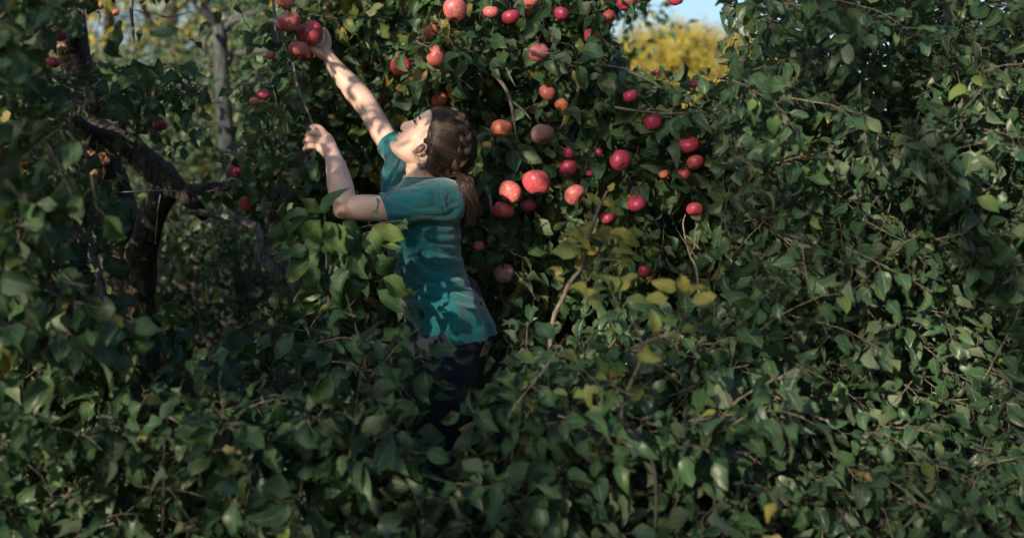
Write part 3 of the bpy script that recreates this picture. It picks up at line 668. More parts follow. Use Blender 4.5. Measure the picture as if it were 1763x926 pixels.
# open air kept free of leaves: round her body and arms, in front of the trunks and limbs, the gaps the far light comes through
CLEAR = [(570, 105, 645, 190, 20, 30, 3.35, 1), (645, 190, 690, 265, 30, 34, 3.3, 1), (535, 238, 575, 265, 16, 20, 3.0, .9), (575, 265, 592, 350, 20, 28, 2.95, 1), (592, 355, 680, 362, 28, 34, 2.95, 1), (760, 240, 770, 245, 72, 72, 3.1, 1),
    (735, 340, 728, 420, 85, 72, 3.15, 1), (728, 420, 760, 505, 72, 78, 3.15, 1), (755, 505, 780, 560, 78, 80, 3.15, 1), (800, 300, 808, 385, 22, 18, 2.95, 1), (560, 55, 560, 95, 14, 22, 3.35, 1),
    (112, 95, 128, 95, 24, 24, 3.96, .97), (140, 140, 160, 240, 20, 24, 4.0, .5), (165, 280, 180, 285, 26, 26, 4.0, .95), (150, 205, 290, 312, 20, 22, 3.75, 1), (290, 312, 335, 352, 22, 16, 3.7, 1), (283, 330, 245, 420, 14, 20, 3.7, .8), (245, 420, 232, 505, 22, 30, 3.7, .8),
    (150, 398, 176, 500, 9, 10, 3.19, .95), (446, 396, 450, 432, 20, 20, 3.34, 1), (450, 432, 520, 506, 20, 24, 3.34, 1), (470, 438, 525, 442, 8, 8, 3.3, .9),
    (378, 45, 388, 235, 17, 19, 6.3, .93), (348, 10, 375, 50, 12, 14, 6.2, .8), (400, 92, 450, 88, 8, 8, 6.2, .8), (195, 50, 340, 55, 52, 50, 12.5, .93), (330, 40, 460, 40, 26, 26, 6, .55), (228, 40, 229, 74, 8, 8, 2.98, 1),
    (290, 420, 420, 460, 56, 56, 4.4, 1), (345, 288, 360, 302, 14, 20, 7.5, .9), (300, 385, 300, 470, 36, 46, 4.4, 1), (395, 395, 400, 500, 30, 30, 4.4, 1),
    (511, 143, 541, 215, 8, 8, 2.93, .95), (866, 146, 889, 235, 8, 8, 2.98, .95), (472, 0, 480, 70, 7, 7, 3.19, .9), (1020, 114, 1135, 150, 6, 6, 3.0, .8), (828, 135, 825, 205, 10, 10, 3.44, .85)]
sky_gap = lambda px, py, Y: ~((px > 1040) & (py < np.interp(px, [1040, 1052, 1070, 1100, 1240, 1400], [12, 66, 104, 112, 124, 130])) & ~((py < 18) & (px < 1112)))
APPLES = []   # filled below: (px, py, dpx, Y, ...)
def finish(L, tw, root, base, mat, twmat, protos=PL, single=300, region=None, clear=True, extra=None):
    L.arr(); px, py = scr(L.p + L.R[:, :, 0] * (L.s[:, None] * .5)); Y = L.p[:, 1]
    keepm = np.ones(len(px), bool)
    if not clear: CL_ = []
    else: CL_ = CLEAR
    if clear:   # leaves do not grow through the fruit or in front of most of it
        for a in APPLES:
            d = np.hypot(px - a[0], py - a[1]); rr_ = a[2] / 2
            m = (d < rr_ * 1.0 + 5) & (Y < a[3] + .07)
            lim = np.where(rng.random(len(px)) < (.72 if rr_ > 9 else .95), True, False)
            keepm &= ~(m & lim)
    rnd = rng.random(len(px)); mg = L.s / Y * FPX * .30
    for x0, y0, x1, y1, r0, r1, Yl, pr in CL_:
        ab = np.array([x1 - x0, y1 - y0]); l2 = (ab ** 2).sum() + 1e-6; tq = np.clip(((px - x0) * ab[0] + (py - y0) * ab[1]) / l2, 0, 1)
        d = np.hypot(px - x0 - tq * ab[0], py - y0 - tq * ab[1]); keepm &= ~((d < r0 + (r1 - r0) * tq + mg) & (Y < Yl) & (rnd < pr))
    if extra is not None: keepm &= extra(px, py, Y)
    if tw is not None and getattr(tw, 'sg', None) and (len(CL_) or extra is not None):
        S_ = np.array(tw.sg); mid = (S_[:, :3] + S_[:, 3:6]) / 2; qx, qy = scr(mid); km = np.ones(len(mid), bool)
        for x0, y0, x1, y1, r0, r1, Yl, pr in CL_:
            ab = np.array([x1 - x0, y1 - y0]); l2 = (ab ** 2).sum() + 1e-6; tq = np.clip(((qx - x0) * ab[0] + (qy - y0) * ab[1]) / l2, 0, 1)
            km &= ~((np.hypot(qx - x0 - tq * ab[0], qy - y0 - tq * ab[1]) < r0 + (r1 - r0) * tq + 3) & (mid[:, 1] < Yl) & (pr > .6))
        if extra is not None: km &= extra(qx, qy, mid[:, 1])
        tw.sg = [tuple(q) for q in S_[km]]
    L.keep(keepm); px, py, Y = px[keepm], py[keepm], Y[keepm]
    idx = np.arange(len(px)); sel = np.zeros(len(px), bool)
    if single and protos is not PF:
        vis = (px > 2) & (px < 1198) & (py > 2) & (py < 504)
        cell = {}
        for i in np.argsort(Y):
            if not vis[i]: continue
            c = (int(px[i] / 15), int(py[i] / 15))
            if c not in cell: cell[c] = i
        c = np.array(list(cell.values()), int)
        if len(c):
            score = L.s[c] / Y[c] * (.4 + np.abs(L.R[c][:, 1, 2])); c = c[np.argsort(-score)][:single]; sel[c] = True
            for i in c:
                o = bpy.data.objects.new('leaf', leaf_mesh(int(L.k[i]), int(L.t[i] * NT_), mat)); COL.objects.link(o); o.parent = root
                Rm = Matrix(L.R[i].tolist()).to_4x4(); o.matrix_local = Matrix.Translation(Vector(L.p[i]) - Vector(base)) @ Rm @ Matrix.Scale(float(L.s[i]), 4)
    rest = idx[~sel]
    if len(rest): tag(L.joined(rest, 'foliage', mat, root, base, protos), kind='stuff')
    if tw is not None and (tw.n or getattr(tw, 'sg', None)): tag(tw.build('twigs', twmat, root, base), kind='stuff')
    return len(px)
def limb(pts, rad, root, base, mat, name='branch', k=12, bump=.22, parent=None, freq=14):
    m = MB(); m.tube(pts, rad, k=k, n=max(8, 6 * len(pts)), round_=True, bump=bump, freq=freq)
    o = m.build(name, mat, root, base)
    return o
def blob(px, py, s=90, seed=0): return noise.noise(Vector((px / s, py / s, seed)))

# ------------------------------------------------------------------ the fruit: px, py, width px, depth, kind, label
A_ = [
 (497, 38, 42, 3.20, 'pink', 'large pink apple with a yellow cheek, left neighbour of the apple in the raised hand'),
 (533, 57, 46, 3.27, 'red', 'big rosy apple gripped by the raised hand of the woman'),
 (514, 86, 36, 3.24, 'pink', 'pink apple hanging just below the thumb with a leaf across it'),
 (527, 96, 26, 3.36, 'or', 'dull orange apple half hidden below and behind the thumb'),
 (490, 3, 30, 3.22, 'pink', 'pink apple cut by the top edge above the pair at the raised hand'),
 (466, 95, 18, 3.26, 'pink', 'small pink apple left of the cluster by the raised hand'),
 (454, 163, 24, 3.10, 'mag', 'purplish red apple on the leafy branch tip left of the forearms'),
 (437, 175, 17, 3.06, 'or', 'glowing orange apple tucked left of the purplish one'),
 (783, 17, 41, 3.05, 'pink', 'large pale pink apple near the top edge above the braid'),
 (690, 114, 36, 3.15, 'red', 'shiny red apple with a dark blossom end right of the raised forearm'),
 (751, 97, 36, 3.12, 'pink', 'pointed pink apple hanging above the head of the woman'),
 (741, 55, 28, 3.22, 'or', 'orange brown apple in shade behind leaves below the top pink one'),
 (845, 22, 27, 3.10, 'pink', 'rosy apple left of two crimson ones along the top edge'),
 (880, 30, 30, 3.06, 'mag', 'crimson apple near the top edge beside a grey twig'),
 (905, 20, 22, 3.16, 'pink', 'pink apple peeping out behind the crimson one at the top'),
 (915, 2, 26, 3.10, 'pink', 'pink apple cut by the top edge right of the crimson one'),
 (967, 24, 26, 3.10, 'mag', 'dark crimson apple under a large leaf near the top edge'),
 (1078, 4, 31, 3.04, 'mag', 'crimson apple against the sky at the topmost branch tip'),
 (1048, 30, 25, 3.08, 'red', 'round orange red apple hanging alone against the blue sky'),
 (1163, -2, 25, 3.00, 'mag', 'apple cut by the top edge in the middle of the blue sky'),
 (1018, 63, 27, 3.12, 'red', 'red apple under the sky gap with a leaf crossing its left side'),
 (1022, 88, 22, 3.20, 'mag', 'dim purple apple directly below the red one under the sky gap'),
 (981, 98, 15, 3.20, 'mag', 'tiny dark purple apple right of the pale bleached one'),
 (927, 91, 33, 3.00, 'pink', 'bleached salmon apple with a grey twig passing across it'),
 (942, 160, 28, 3.08, 'pink', 'dusky pink apple half behind leaves below the bleached one'),
 (967, 181, 24, 3.04, 'or', 'pale orange apple half covered, right of the dusky pink one'),
 (863, 222, 37, 3.02, 'or', 'large orange apple beside the grey branch right of the braid'),
 (838, 251, 17, 3.00, 'yel', 'small yellow apple right beside the back of the head'),
 (934, 232, 40, 2.98, 'rot', 'withered greyish brown apple with mouldy skin'),
 (978, 263, 20, 3.02, 'mag', 'small upright crimson apple right below the withered one'),
 (979, 289, 31, 3.05, 'mag', 'crimson apple under a leaf, above right of the largest red apple'),
 (924, 313, 46, 2.94, 'red', 'largest red apple with a bright highlight right of the shoulder'),
 (880, 330, 40, 2.98, 'pink', 'oval dusty pink apple left of the largest red one'),
 (990, 336, 37, 2.96, 'pink', 'pale matt apple showing its dark blossom end to the viewer'),
 (866, 364, 38, 3.00, 'red', 'deep red apple with orange base right of the ponytail'),
 (909, 355, 27, 3.08, 'mag', 'shaded dark red apple tucked behind the deep red one'),
 (824, 424, 20, 3.04, 'pink', 'small dull pink apple beside the lower back of the shirt'),
 (867, 471, 36, 3.08, 'rot', 'brownish apple behind leaves low down right of the woman'),
 (1068, 277, 36, 2.98, 'mag', 'glossy crimson apple with creased shoulder in the right half'),
 (1085, 166, 25, 3.06, 'mag', 'round magenta apple below the bare grey branch at right'),
 (1124, 210, 31, 3.04, 'mag', 'magenta apple partly wrapped by a curled leaf at right'),
 (1186, 250, 34, 3.00, 'mag', 'wide crimson apple topmost of three at the right edge'),
 (1197, 280, 27, 2.98, 'red', 'bright red apple right below the wide crimson one'),
 (1177, 300, 21, 3.04, 'red', 'small tilted red apple lower left of the right edge pair'),
 (1143, 300, 17, 3.06, 'or', 'small brownish orange apple left of the small tilted red one'),
 (1196, 361, 28, 2.98, 'red', 'red apple above the dry twigs near the right edge'),
 (1096, 351, 31, 3.02, 'mag', 'purple apple under a leaf right of the yellow leaf tuft'),
 (1046, 374, 25, 3.10, 'mag', 'dark maroon apple in shade below the yellow leaf tuft'),
 (1014, 299, 15, 3.06, 'mag', 'tiny dark red apple above right of the matt one'),
 (781, 163, 23, 3.20, 'or', 'brownish apple just above the hair, right one of two'),
 (756, 172, 27, 3.18, 'or', 'orange apple behind a hanging leaf just above the hairline'),
 (631, 114, 22, 3.62, 'or', 'glowing orange apple in the background right of the raised forearm'),
 (653, 104, 17, 3.66, 'mag', 'dark red apple beside the glowing orange one behind the arm'),
 (659, 172, 20, 3.62, 'or', 'brown orange apple behind the elbow of the raised arm'),
 (426, 350, 29, 3.30, 'red', 'bright red apple hanging alone left of the bent elbow'),
 (406, 293, 27, 3.45, 'mag', 'dark red apple under leaves above the lone bright red one'),
 (470, 372, 20, 3.45, 'mag', 'dim red apple right of the lone bright red one'),
 (266, 165, 20, 3.9, 'mag', 'blurred red apple in the left background, upper of a pair'),
 (273, 216, 29, 3.9, 'mag', 'blurred dark red apple in the left background, lower of a pair'),
 (102, 60, 27, 2.75, 'mag', 'dark red apple between two leaves beside the bare old bark'),
 (90, 108, 24, 2.9, 'mag', 'dim red apple left of the bare old bark patch'),
 (147, 342, 27, 2.60, 'mag', 'dark red apple in shade under the broad leaf at left'),
 (97, 492, 25, 2.3, 'mag', 'blurred crimson apple low in the left corner'),
 (45, 281, 15, 2.3, 'or', 'small glowing orange apple near the left edge'),
 (567, 10, 13, 3.9, 'or', 'tiny bright orange apple at the top edge right of the raised hand'),
 (200, 22, 12, 3.9, 'or', 'tiny orange apple at the top left against sunlit leaves'),
 (172, 12, 13, 3.7, 'or', 'tiny orange apple near the top left edge in shade'),
 (802, 288, 22, 2.99, 'rot', 'brown apple right behind the nape and the ponytail'),
 (1110, 466, 21, 3.0, 'mag', 'very dark crimson apple low at right above blurred yellow leaves'),
 (1131, 124, 11, 3.3, 'mag', 'tiny red apple on the far dark twigs below the yellow hedge'),
 (1194, 146, 16, 3.3, 'mag', 'tiny crimson apple at the right edge below the yellow hedge'),
 (704, 6, 12, 3.5, 'mag', 'tiny dark red apple high up between arm and large pink apple'),
 (1031, 262, 14, 3.06, 'mag', 'tiny maroon apple left of the glossy creased one'),
]
APPLES[:] = [(a[0], a[1], a[2], a[3]) for a in A_]
def apple_proto(kind, sx, sz, lobes, seed):
    r = random.Random(seed); m, k = 15, 22; G = []
    for i in range(m):
        t = i / (m - 1); th = math.pi * (.03 + .94 * t); rad = .5 * math.sin(th) ** .82 * (1 + .06 * math.cos(th)); z = .46 * math.cos(th)
        z -= .13 * math.exp(-(rad / .13) ** 2) * (1 if t < .5 else -.8)
        z += rad * 0; G.append([(rad * sx * (1 + lobes * .03 * math.cos(5 * q / k * 6.2832 + seed) * (t * .9 + .1) + .03 * math.cos(q / k * 6.2832 + seed)) * math.cos(q / k * 6.2832), rad * (1 + lobes * .03 * math.cos(5 * q / k * 6.2832 + seed) * (t * .9 + .1)) * math.sin(q / k * 6.2832), z * sz) for q in range(k)])
    G = np.array(G); G[:, :, 2] += .10 * (seed - 2.5) / 2.5 * G[:, :, 0] + .05 * np.sin(G[:, :, 1] * 5 + seed); G[:, :, 0] *= 1 + .10 * (G[:, :, 2]) * (1 if seed > 2 else -1)
    b = MB(); b.grid(G); me = b.mesh('skin'); me.materials.append(M[{'red': 'a_red', 'pink': 'a_pink', 'mag': 'a_mag', 'or': 'a_or', 'yel': 'a_yel', 'rot': 'a_rot'}[kind]])
    s = MB(); s.tube([(0, 0, .30), (.02, .01, .45), (.06, .02, .62), (.10, .02, .80)], [.022, .018, .018, .026], k=6, n=8); sm_ = s.mesh('stalk'); sm_.materials.append(M['stalk'])
    c = MB()
    for q in range(5):
        a = q / 5 * 6.2832; c.tube([(.03 * math.cos(a), .03 * math.sin(a), -.37), (.075 * math.cos(a), .075 * math.sin(a), -.415), (.06 * math.cos(a + .5), .06 * math.sin(a + .5), -.45)], [.02, .018, .004], k=4, n=5)
    cm = c.mesh('blossom_end'); cm.materials.append(M['stalk'])
    return me, sm_, cm
AP = {}
for px, py, w, Y, kd, lab in A_:
    v = random.randrange(3)
    if (kd, v) not in AP: AP[(kd, v)] = apple_proto(kd, 1.0, [.84, .91, .97][v], 1 + v * .4, v * 2 + 1)
    me, sm_, cm = AP[(kd, v)]; S_ = w * Y / FPX * 1.02
    r = empty('apple', P(px, py, Y)); r.scale = (S_, S_, S_)
    r.rotation_euler = (random.uniform(-.35, .55), random.uniform(-.45, .45), random.uniform(0, 6.28))
    if px == 990: r.rotation_euler = (-1.15, .1, 1)
    if px == 533: r.rotation_euler = (-.55, -.1, 2)
    if px in (690, 1068): r.rotation_euler = (-.5, .7, 1)
    if px == 751: r.rotation_euler = (.2, -1.0, 0)
    if px == 978: r.rotation_euler = (0, 1.3, 0)
    tag(r, lab, 'apple', 'apples hanging on the apple trees')
    for nm_, mm in (('skin', me), ('stalk', sm_), ('blossom_end', cm)): link(nm_, mm, r)

# ------------------------------------------------------------------ main apple tree behind and right of the woman
B0 = Vector((P(940, 253, 4.3).x, 4.3, 0))
main = tag(empty('apple_tree', B0), 'large apple tree heavy with red fruit filling the right side behind the woman', 'tree')
limb([B0 + Vector((0, 0, -.1)), B0 + Vector((.02, 0, .5)), B0 + Vector((-.04, 0, 1.0)), B0 + Vector((.03, -.02, 1.5))], [.15, .12, .11, .09], main, B0, M['bark'], 'trunk', 16)
for pts, rad in [
    ([P(945, 350, 4.28), P(900, 250, 4.1), P(830, 120, 3.8), P(760, -30, 3.6)], [.06, .05, .035, .02]),
    ([P(945, 330, 4.28), P(1000, 220, 4.1), P(1030, 110, 3.7), P(1040, 20, 3.3)], [.05, .03, .014, .006]),
    ([P(940, 420, 4.3), P(820, 350, 4.1), P(700, 300, 3.8), P(560, 200, 3.5), P(470, 60, 3.35)], [.06, .05, .04, .028, .012]),
    ([P(950, 430, 4.3), P(1080, 380, 4.1), P(1250, 360, 3.8), P(1450, 420, 3.5)], [.06, .045, .03, .012]),
    # the grey limb that rises bottom centre and bends back left
    ([P(700, 760, 3.75), P(590, 590, 3.5), P(521, 506, 3.4), P(492, 482, 3.38), P(462, 453, 3.36), P(448, 432, 3.35), P(452, 410, 3.36), P(447, 396, 3.37), P(425, 382, 3.4), P(385, 372, 3.45)], [.032, .030, .027, .025, .024, .023, .021, .019, .015, .009]),
    ([P(463, 437, 3.36), P(490, 438, 3.34), P(528, 442, 3.32)], [.008, .007, .004]),
    ([P(452, 412, 3.36), P(461, 404, 3.34), P(470, 398, 3.32)], [.010, .008, .003]),
    ([P(826, 132, 3.45), P(828, 180, 3.45), P(825, 240, 3.45), P(820, 300, 3.45), P(822, 350, 3.45)], [.0075, .008, .008, .008, .007]),
    ([P(700, 760, 3.75), P(810, 640, 4.0), P(900, 560, 4.25)], [.03, .04, .05]),
    # hanging branch beside the orange apple
    ([P(848, 128, 3.06), P(866, 146, 3.02), P(876, 166, 3.0), P(882, 190, 2.99), P(886, 215, 2.99), P(889, 238, 2.99)], [.0045, .0055, .0052, .0048, .004, .0025]),
    ([P(872, 118, 3.02), P(880, 135, 3.0), P(887, 148, 2.99)], [.0035, .0035, .002]),
    ([P(884, 176, 3.0), P(900, 190, 2.98), P(914, 206, 2.97)], [.004, .0035, .002]),
    ([P(838, 322, 3.06), P(845, 350, 3.04), P(850, 390, 3.05)], [.006, .006, .005]),
    ([P(470, -20, 3.22), P(472, 20, 3.2), P(477, 60, 3.2), P(480, 72, 3.2)], [.0062, .006, .0055, .004]),
    ([P(505, 110, 3.1), P(511, 143, 3.0), P(520, 170, 2.95), P(531, 195, 2.92), P(541, 222, 2.893), P(541, 240, 2.89)], [.004, .0047, .0047, .0044, .0044, .0035]),
    ([P(1008, 111, 3.02), P(1060, 116, 3.02), P(1090, 126, 3.02), P(1120, 140, 3.02), P(1138, 152, 3.03)], [.0048, .005, .005, .0045, .0025]),
    ([P(1060, 185, 3.05), P(1090, 190, 3.02), P(1150, 196, 3.0), P(1210, 192, 3.0)], [.004, .004, .0035, .003]),
    ([P(905, 86, 2.96), P(935, 93, 2.94), P(965, 90, 2.96)], [.004, .0035, .002]),
    ([P(712, 60, 3.2), P(718, 72, 3.18), P(735, 80, 3.16), P(748, 82, 3.14)], [.0045, .0045, .003, .002])]:
    limb(pts, rad, main, B0, (M['bark_dim'] if rad[0] in (.0075,) and len(pts) > 3 else M['bark_grey']) if rad[0] > .0058 else M['twig'])
ML, MT = Leaves(), MB()
poly_open = lambda x, y: (x > 1045 and y < 42 + (x - 1045) * .9 and y < 112) and not (1050 < x < 1105 and y < 10)
def in_person(x, y):
    if 640 < x < 835 and y > 175: return True
    if 520 < x < 700 and abs((x - 555) * .79 - (y - 70) * .61) < 42 and y < 290: return True    # raised arm
    if 540 < x < 670 and 220 < y < 400: return True
    return False
cnt = 0; rd = random.Random(11)
while cnt < 2350:
    x = rd.uniform(395, 1330); y = rd.uniform(-110, 860)
    if x < 640 and 520 > y > 395 - (x - 395) * .25: 
        if not (x > 560 and y > 330): continue
    if x < 455 and (y < 110 or y > 330 or rd.random() < .45): continue
    if x < 480 and y < 95 and rd.random() < .6: continue
    if x > 1020 and y < 118:
        lim = np.interp(x, [1020, 1050, 1072, 1100, 1200, 1330], [-40, 40, 100, 112, 128, 150])
        if y < lim and not (x < 1098 and y < 8): continue
    f = blob(x, y, 85, 3) * .5 + blob(x, y, 40, 9) * .25
    Y0 = 3.08 - f * .38
    if x < 700: Y0 = max(Y0 + .22, 3.36) if x > 500 else Y0 + .12
    if in_person(x, y): Y0 = max(Y0, 3.42)
    Y = Y0 + abs(rd.gauss(0, .30)) if rd.random() < .72 else Y0 + rd.uniform(.4, 1.3)
    if rd.random() < .25 + max(0, -f) * .9 and Y < Y0 + .25: continue     # hollows
    p = P(x, y, Y); d = (rd.gauss(0, .6), -rd.uniform(.2, 1.0), rd.gauss(-.15, .5))
    p = p - Vector(d).normalized() * .10
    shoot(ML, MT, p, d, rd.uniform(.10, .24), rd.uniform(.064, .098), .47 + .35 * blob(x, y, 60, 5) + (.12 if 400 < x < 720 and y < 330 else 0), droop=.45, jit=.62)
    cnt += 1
# branch tip reaching left with lit leaves, and sprigs at the hands
for p, d, l, s_, ti, n_ in [(P(455, 128, 3.1), (-.6, -.2, -.3), .16, .055, .72, 8), (P(430, 150, 3.05), (-1, -.1, -.5), .13, .055, .78, 7), (P(440, 175, 3.06), (-.9, -.1, 0), .13, .05, .7, 6), (P(470, 150, 3.1), (.2, -.3, -.8), .2, .05, .6, 10),
    (P(485, 45, 3.18), (.2, -.3, .6), .10, .06, .5, 6), (P(488, 75, 3.16), (.1, -.4, -.5), .14, .062, .55, 9), (P(520, 30, 3.2), (.9, -.2, .1), .12, .055, .5, 7), (P(500, 100, 3.2), (.2, -.2, -.9), .14, .055, .5, 9),
    (P(540, 250, 2.90), (-.3, -.2, -.9), .10, .075, .5, 6), (P(532, 255, 2.93), (-.7, -.1, -.6), .12, .07, .45, 6), (P(1090, 20, 3.05), (.3, 0, .6), .12, .06, .3, 6), (P(1075, 25, 3.1), (-.3, 0, -.6), .16, .06, .35, 8), (P(1050, 8, 3.1), (-.2, 0, -.9), .14, .055, .35, 8)]:
    shoot(ML, MT, p, d, l, s_, ti, n=n_, jit=.4)
for p, x_, n_, s_, ti in [(P(538, 203, 2.87), (.55, -.1, -.85), (-.5, -1, .5), .045, .72), (P(533, 222, 2.86), (-1, -.2, .35), (.2, -.7, .7), .034, .5), (P(475, 20, 3.14), (1, -.1, -.05), (0, -.5, .8), .068, .42), (P(500, 80, 3.19), (1, -.25, .02), (.1, -.6, .7), .062, .5), (P(492, 62, 3.12), (-.7, -.3, -.6), (.2, -.9, .5), .06, .6),
    (P(690, 95, 3.04), (.2, -.3, -.9), (-.2, -1, .3), .05, .5), (P(800, 60, 3.0), (1, 0, -.1), (0, -.6, .8), .06, .5), (P(785, 155, 3.02), (-.7, -.2, -.8), (.3, -1, .3), .05, .45)]:
    ML.add(p, x_, n_, s_ * 1.25, ti)
print('main leaves', len(ML.p), flush=True)
finish(ML, MT, main, B0, M['leaf'], M['twig'], extra=lambda px, py, Y: sky_gap(px, py, Y) | (Y < 0))
# ------------------------------------------------------------------ old apple tree at left
B1 = Vector((P(215, 253, 4.1).x, 4.1, 0))
old = tag(empty('apple_tree', B1), 'old dark apple tree at left with flaking trunk and long leaning limb', 'tree')
limb([P(222, 860, 4.1), P(215, 620, 4.1), P(206, 500, 4.1), P(192, 400, 4.1), P(178, 320, 4.1), P(165, 268, 4.08), P(150, 205, 4.05), P(138, 140, 4.0), P(128, 80, 4.0), P(118, 0, 4.0), P(105, -90, 4.0)], [.16, .13, .118, .115, .105, .09, .078, .075, .062, .055, .045], old, B1, M['bark'], 'trunk', 18, .28, freq=9)
for pts, rad in [
    ([P(160, 225, 4.0), P(195, 240, 3.92), P(235, 264, 3.85), P(265, 290, 3.8), P(292, 312, 3.78), P(318, 335, 3.75), P(335, 352, 3.75), P(350, 372, 3.8)], [.055, .058, .055, .052, .046, .032, .028, .02]),
    ([P(305, 322, 3.78), P(288, 332, 3.79), P(270, 356, 3.82), P(255, 395, 3.86), P(244, 440, 3.92), P(238, 500, 3.97), P(232, 640, 4.0), P(230, 850, 4.05)], [.034, .05, .055, .056, .062, .07, .08, .10]),
    ([P(310, 328, 3.76), P(345, 326, 3.7), P(390, 322, 3.65), P(450, 326, 3.6), P(550, 328, 3.6)], [.026, .022, .018, .014, .008]),
    ([P(325, 362, 3.75), P(380, 372, 3.7), P(430, 378, 3.6)], [.016, .012, .008]),
    ([P(148, 392, 3.2), P(158, 420, 3.2), P(166, 455, 3.2), P(176, 500, 3.2), P(184, 545, 3.2), P(200, 640, 3.3), P(214, 800, 3.7)], [.010, .0125, .014, .015, .015, .016, .02]),
    ([P(130, 90, 3.95), P(120, 40, 3.8), P(60, 10, 3.6), P(-30, -20, 3.4)], [.04, .035, .025, .012]),
    ([P(165, 240, 3.95), P(90, 200, 3.6), P(0, 190, 3.2), P(-60, 180, 2.9)], [.05, .035, .025, .012]),
    ([P(228, -30, 3.0), P(226, 20, 3.0), P(229, 50, 3.0), P(230, 74, 3.0)], [.006, .0058, .005, .003]),
    ([P(232, 18, 3.0), P(262, 22, 3.0), P(290, 30, 3.0), P(330, 20, 3.0)], [.003, .003, .0025, .001]),
    ([P(276, 336, 3.1), P(272, 360, 3.1), P(269, 395, 3.1), P(267, 420, 3.1)], [.0028, .0022, .002, .001]),
    ([P(185, 332, 3.0), P(230, 330, 3.0), P(280, 328, 3.05), P(330, 330, 3.1)], [.0015, .002, .002, .0012])]:
    limb(pts, rad, old, B1, M['bark'] if rad[0] > .02 else (M['dry'] if rad[0] < .0028 else M['bark_grey']))
for c_, a_, n_ in ((P(119, 96, 3.915), (.045, .02, .060), 9), (P(166, 280, 3.945), (.058, .02, .052), 9)):   # flakes of bare bark
    for q in range(n_):
        m = MB(); u = random.uniform(-.8, .8); w = -1 + 2 * (q + .5) / n_
        m.tube([c_ + Vector((a_[0] * u, 0, a_[2] * (w + .35))), c_ + Vector((a_[0] * u + .004, -.006, a_[2] * w)), c_ + Vector((a_[0] * u, .004, a_[2] * (w - .4)))], [.012, .021, .014], k=8, n=6, bump=.35, freq=60, ell=((1, 0, 0), 1.1, .5)); m.build('bark_flake', M['bark_old'], old, B1)
OL, OT = Leaves(), MB(); rd = random.Random(5); cnt = 0
while cnt < 800:
    x = rd.uniform(-90, 345); y = rd.uniform(-110, 640)
    r_ = rd.random()
    if x > 160 and 10 < y < 118: continue
    if x > 150 and y < 10 and r_ < .55: continue
    if 90 < x < 150 and 72 < y < 128: continue
    if 128 < x < 215 and 245 < y < 315: continue
    if x > 215 and y > 225: continue
    if x > 245 and y > 175 : continue
    if x > 190 and y > 330: continue
    if y > 380 and r_ < .30: continue
    if x > 150 and 118 < y < 190 and r_ < .35: continue
    far = rd.random() < .55 or x > 170
    Y = rd.uniform(3.0, 3.9) if far else rd.uniform(1.95, 3.0)
    if x > 150 and y < 12: Y = rd.uniform(2.9, 3.1)
    if y > 330 and x > 130: Y = rd.uniform(2.3, 2.9)
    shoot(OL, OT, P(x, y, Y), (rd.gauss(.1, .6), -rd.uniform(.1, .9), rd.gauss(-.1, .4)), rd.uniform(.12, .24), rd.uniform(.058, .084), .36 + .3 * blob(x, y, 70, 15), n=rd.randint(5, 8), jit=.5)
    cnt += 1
# the well lit sprays: middle left sprig, broad leaf above the dark apple, leaves hanging in the gap
for p, d, l, s_, ti, n_ in [(P(345, 225, 3.1), (.5, -.3, .2), .20, .062, .5, 9), (P(330, 240, 3.1), (-.6, -.4, -.1), .18, .062, .5, 9), (P(350, 250, 3.05), (.8, -.4, -.3), .20, .065, .55, 9), (P(380, 262, 3.15), (.8, -.1, .1), .18, .058, .5, 8), (P(345, 268, 3.1), (-.2, -.6, -.5), .14, .065, .62, 7), (P(400, 300, 3.2), (.5, -.3, -.3), .2, .058, .4, 8),
    (P(395, 330, 3.25), (-.4, -.3, -.3), .2, .06, .4, 8), (P(450, 330, 3.25), (.4, -.3, -.4), .16, .055, .45, 7), (P(400, 370, 3.3), (-.6, -.3, -.5), .14, .055, .35, 5), (P(300, 300, 3.3), (.2, -.4, -.8), .12, .05, .3, 4), (P(440, 375, 3.3), (.1, -.4, -.7), .08, .05, .35, 3),
    (P(300, 40, 3.0), (.4, -.1, -.6), .12, .06, .25, 6), (P(260, 8, 3.0), (.8, -.1, -.2), .18, .055, .3, 9), (P(320, 25, 3.0), (.5, -.1, -.9), .14, .06, .28, 6), (P(160, 20, 2.9), (.8, -.1, -.3), .2, .06, .4, 8), (P(340, 0, 3.1), (1, 0, -.3), .25, .055, .55, 9), (P(400, 0, 3.2), (.6, 0, -.6), .2, .055, .5, 9),
    (P(200, 310, 2.75), (-.6, -.2, .1), .16, .075, .55, 6), (P(120, 330, 2.6), (.5, -.2, -.3), .2, .06, .7, 8), (P(60, 200, 2.2), (-.2, -.2, .4), .2, .075, .62, 7), (P(60, 330, 2.5), (.3, -.3, -.6), .16, .06, .6, 6), (P(30, 200, 2.2), (.6, -.2, .1), .18, .075, .58, 7), (P(190, 455, 2.9), (.7, -.2, .1), .10, .06, .3, 4), (P(230, 505, 2.9), (.7, -.2, .3), .10, .06, .5, 3)]:
    shoot(OL, OT, p, d, l, s_, ti, n=n_, jit=.38)
for q in range(20):   # unseen boughs above the frame, added to throw leaf shade on her face
    shoot(OL, OT, P(rd.uniform(190, 440), rd.uniform(-170, -38), rd.uniform(1.95, 2.45)), (rd.gauss(.4, .5), rd.gauss(0, .5), rd.gauss(0, .25)), rd.uniform(.14, .24), rd.uniform(.06, .085), .45, n=8)
OL.add(P(212, 330, 2.7), (-1, -.1, .12), (.1, -.75, .7), .098, .62); OL.add(P(112, 130 - 70, 2.7), (-1, -.1, -.12), (.1, -.8, .6), .056, .75)
OL.add(P(143, 325, 2.7), (-.2, -.2, -1), (.0, -1, .2), .06, .55); OL.add(P(132, 380, 2.7), (.3, -.2, -.9), (.3, -1, .3), .07, .6)
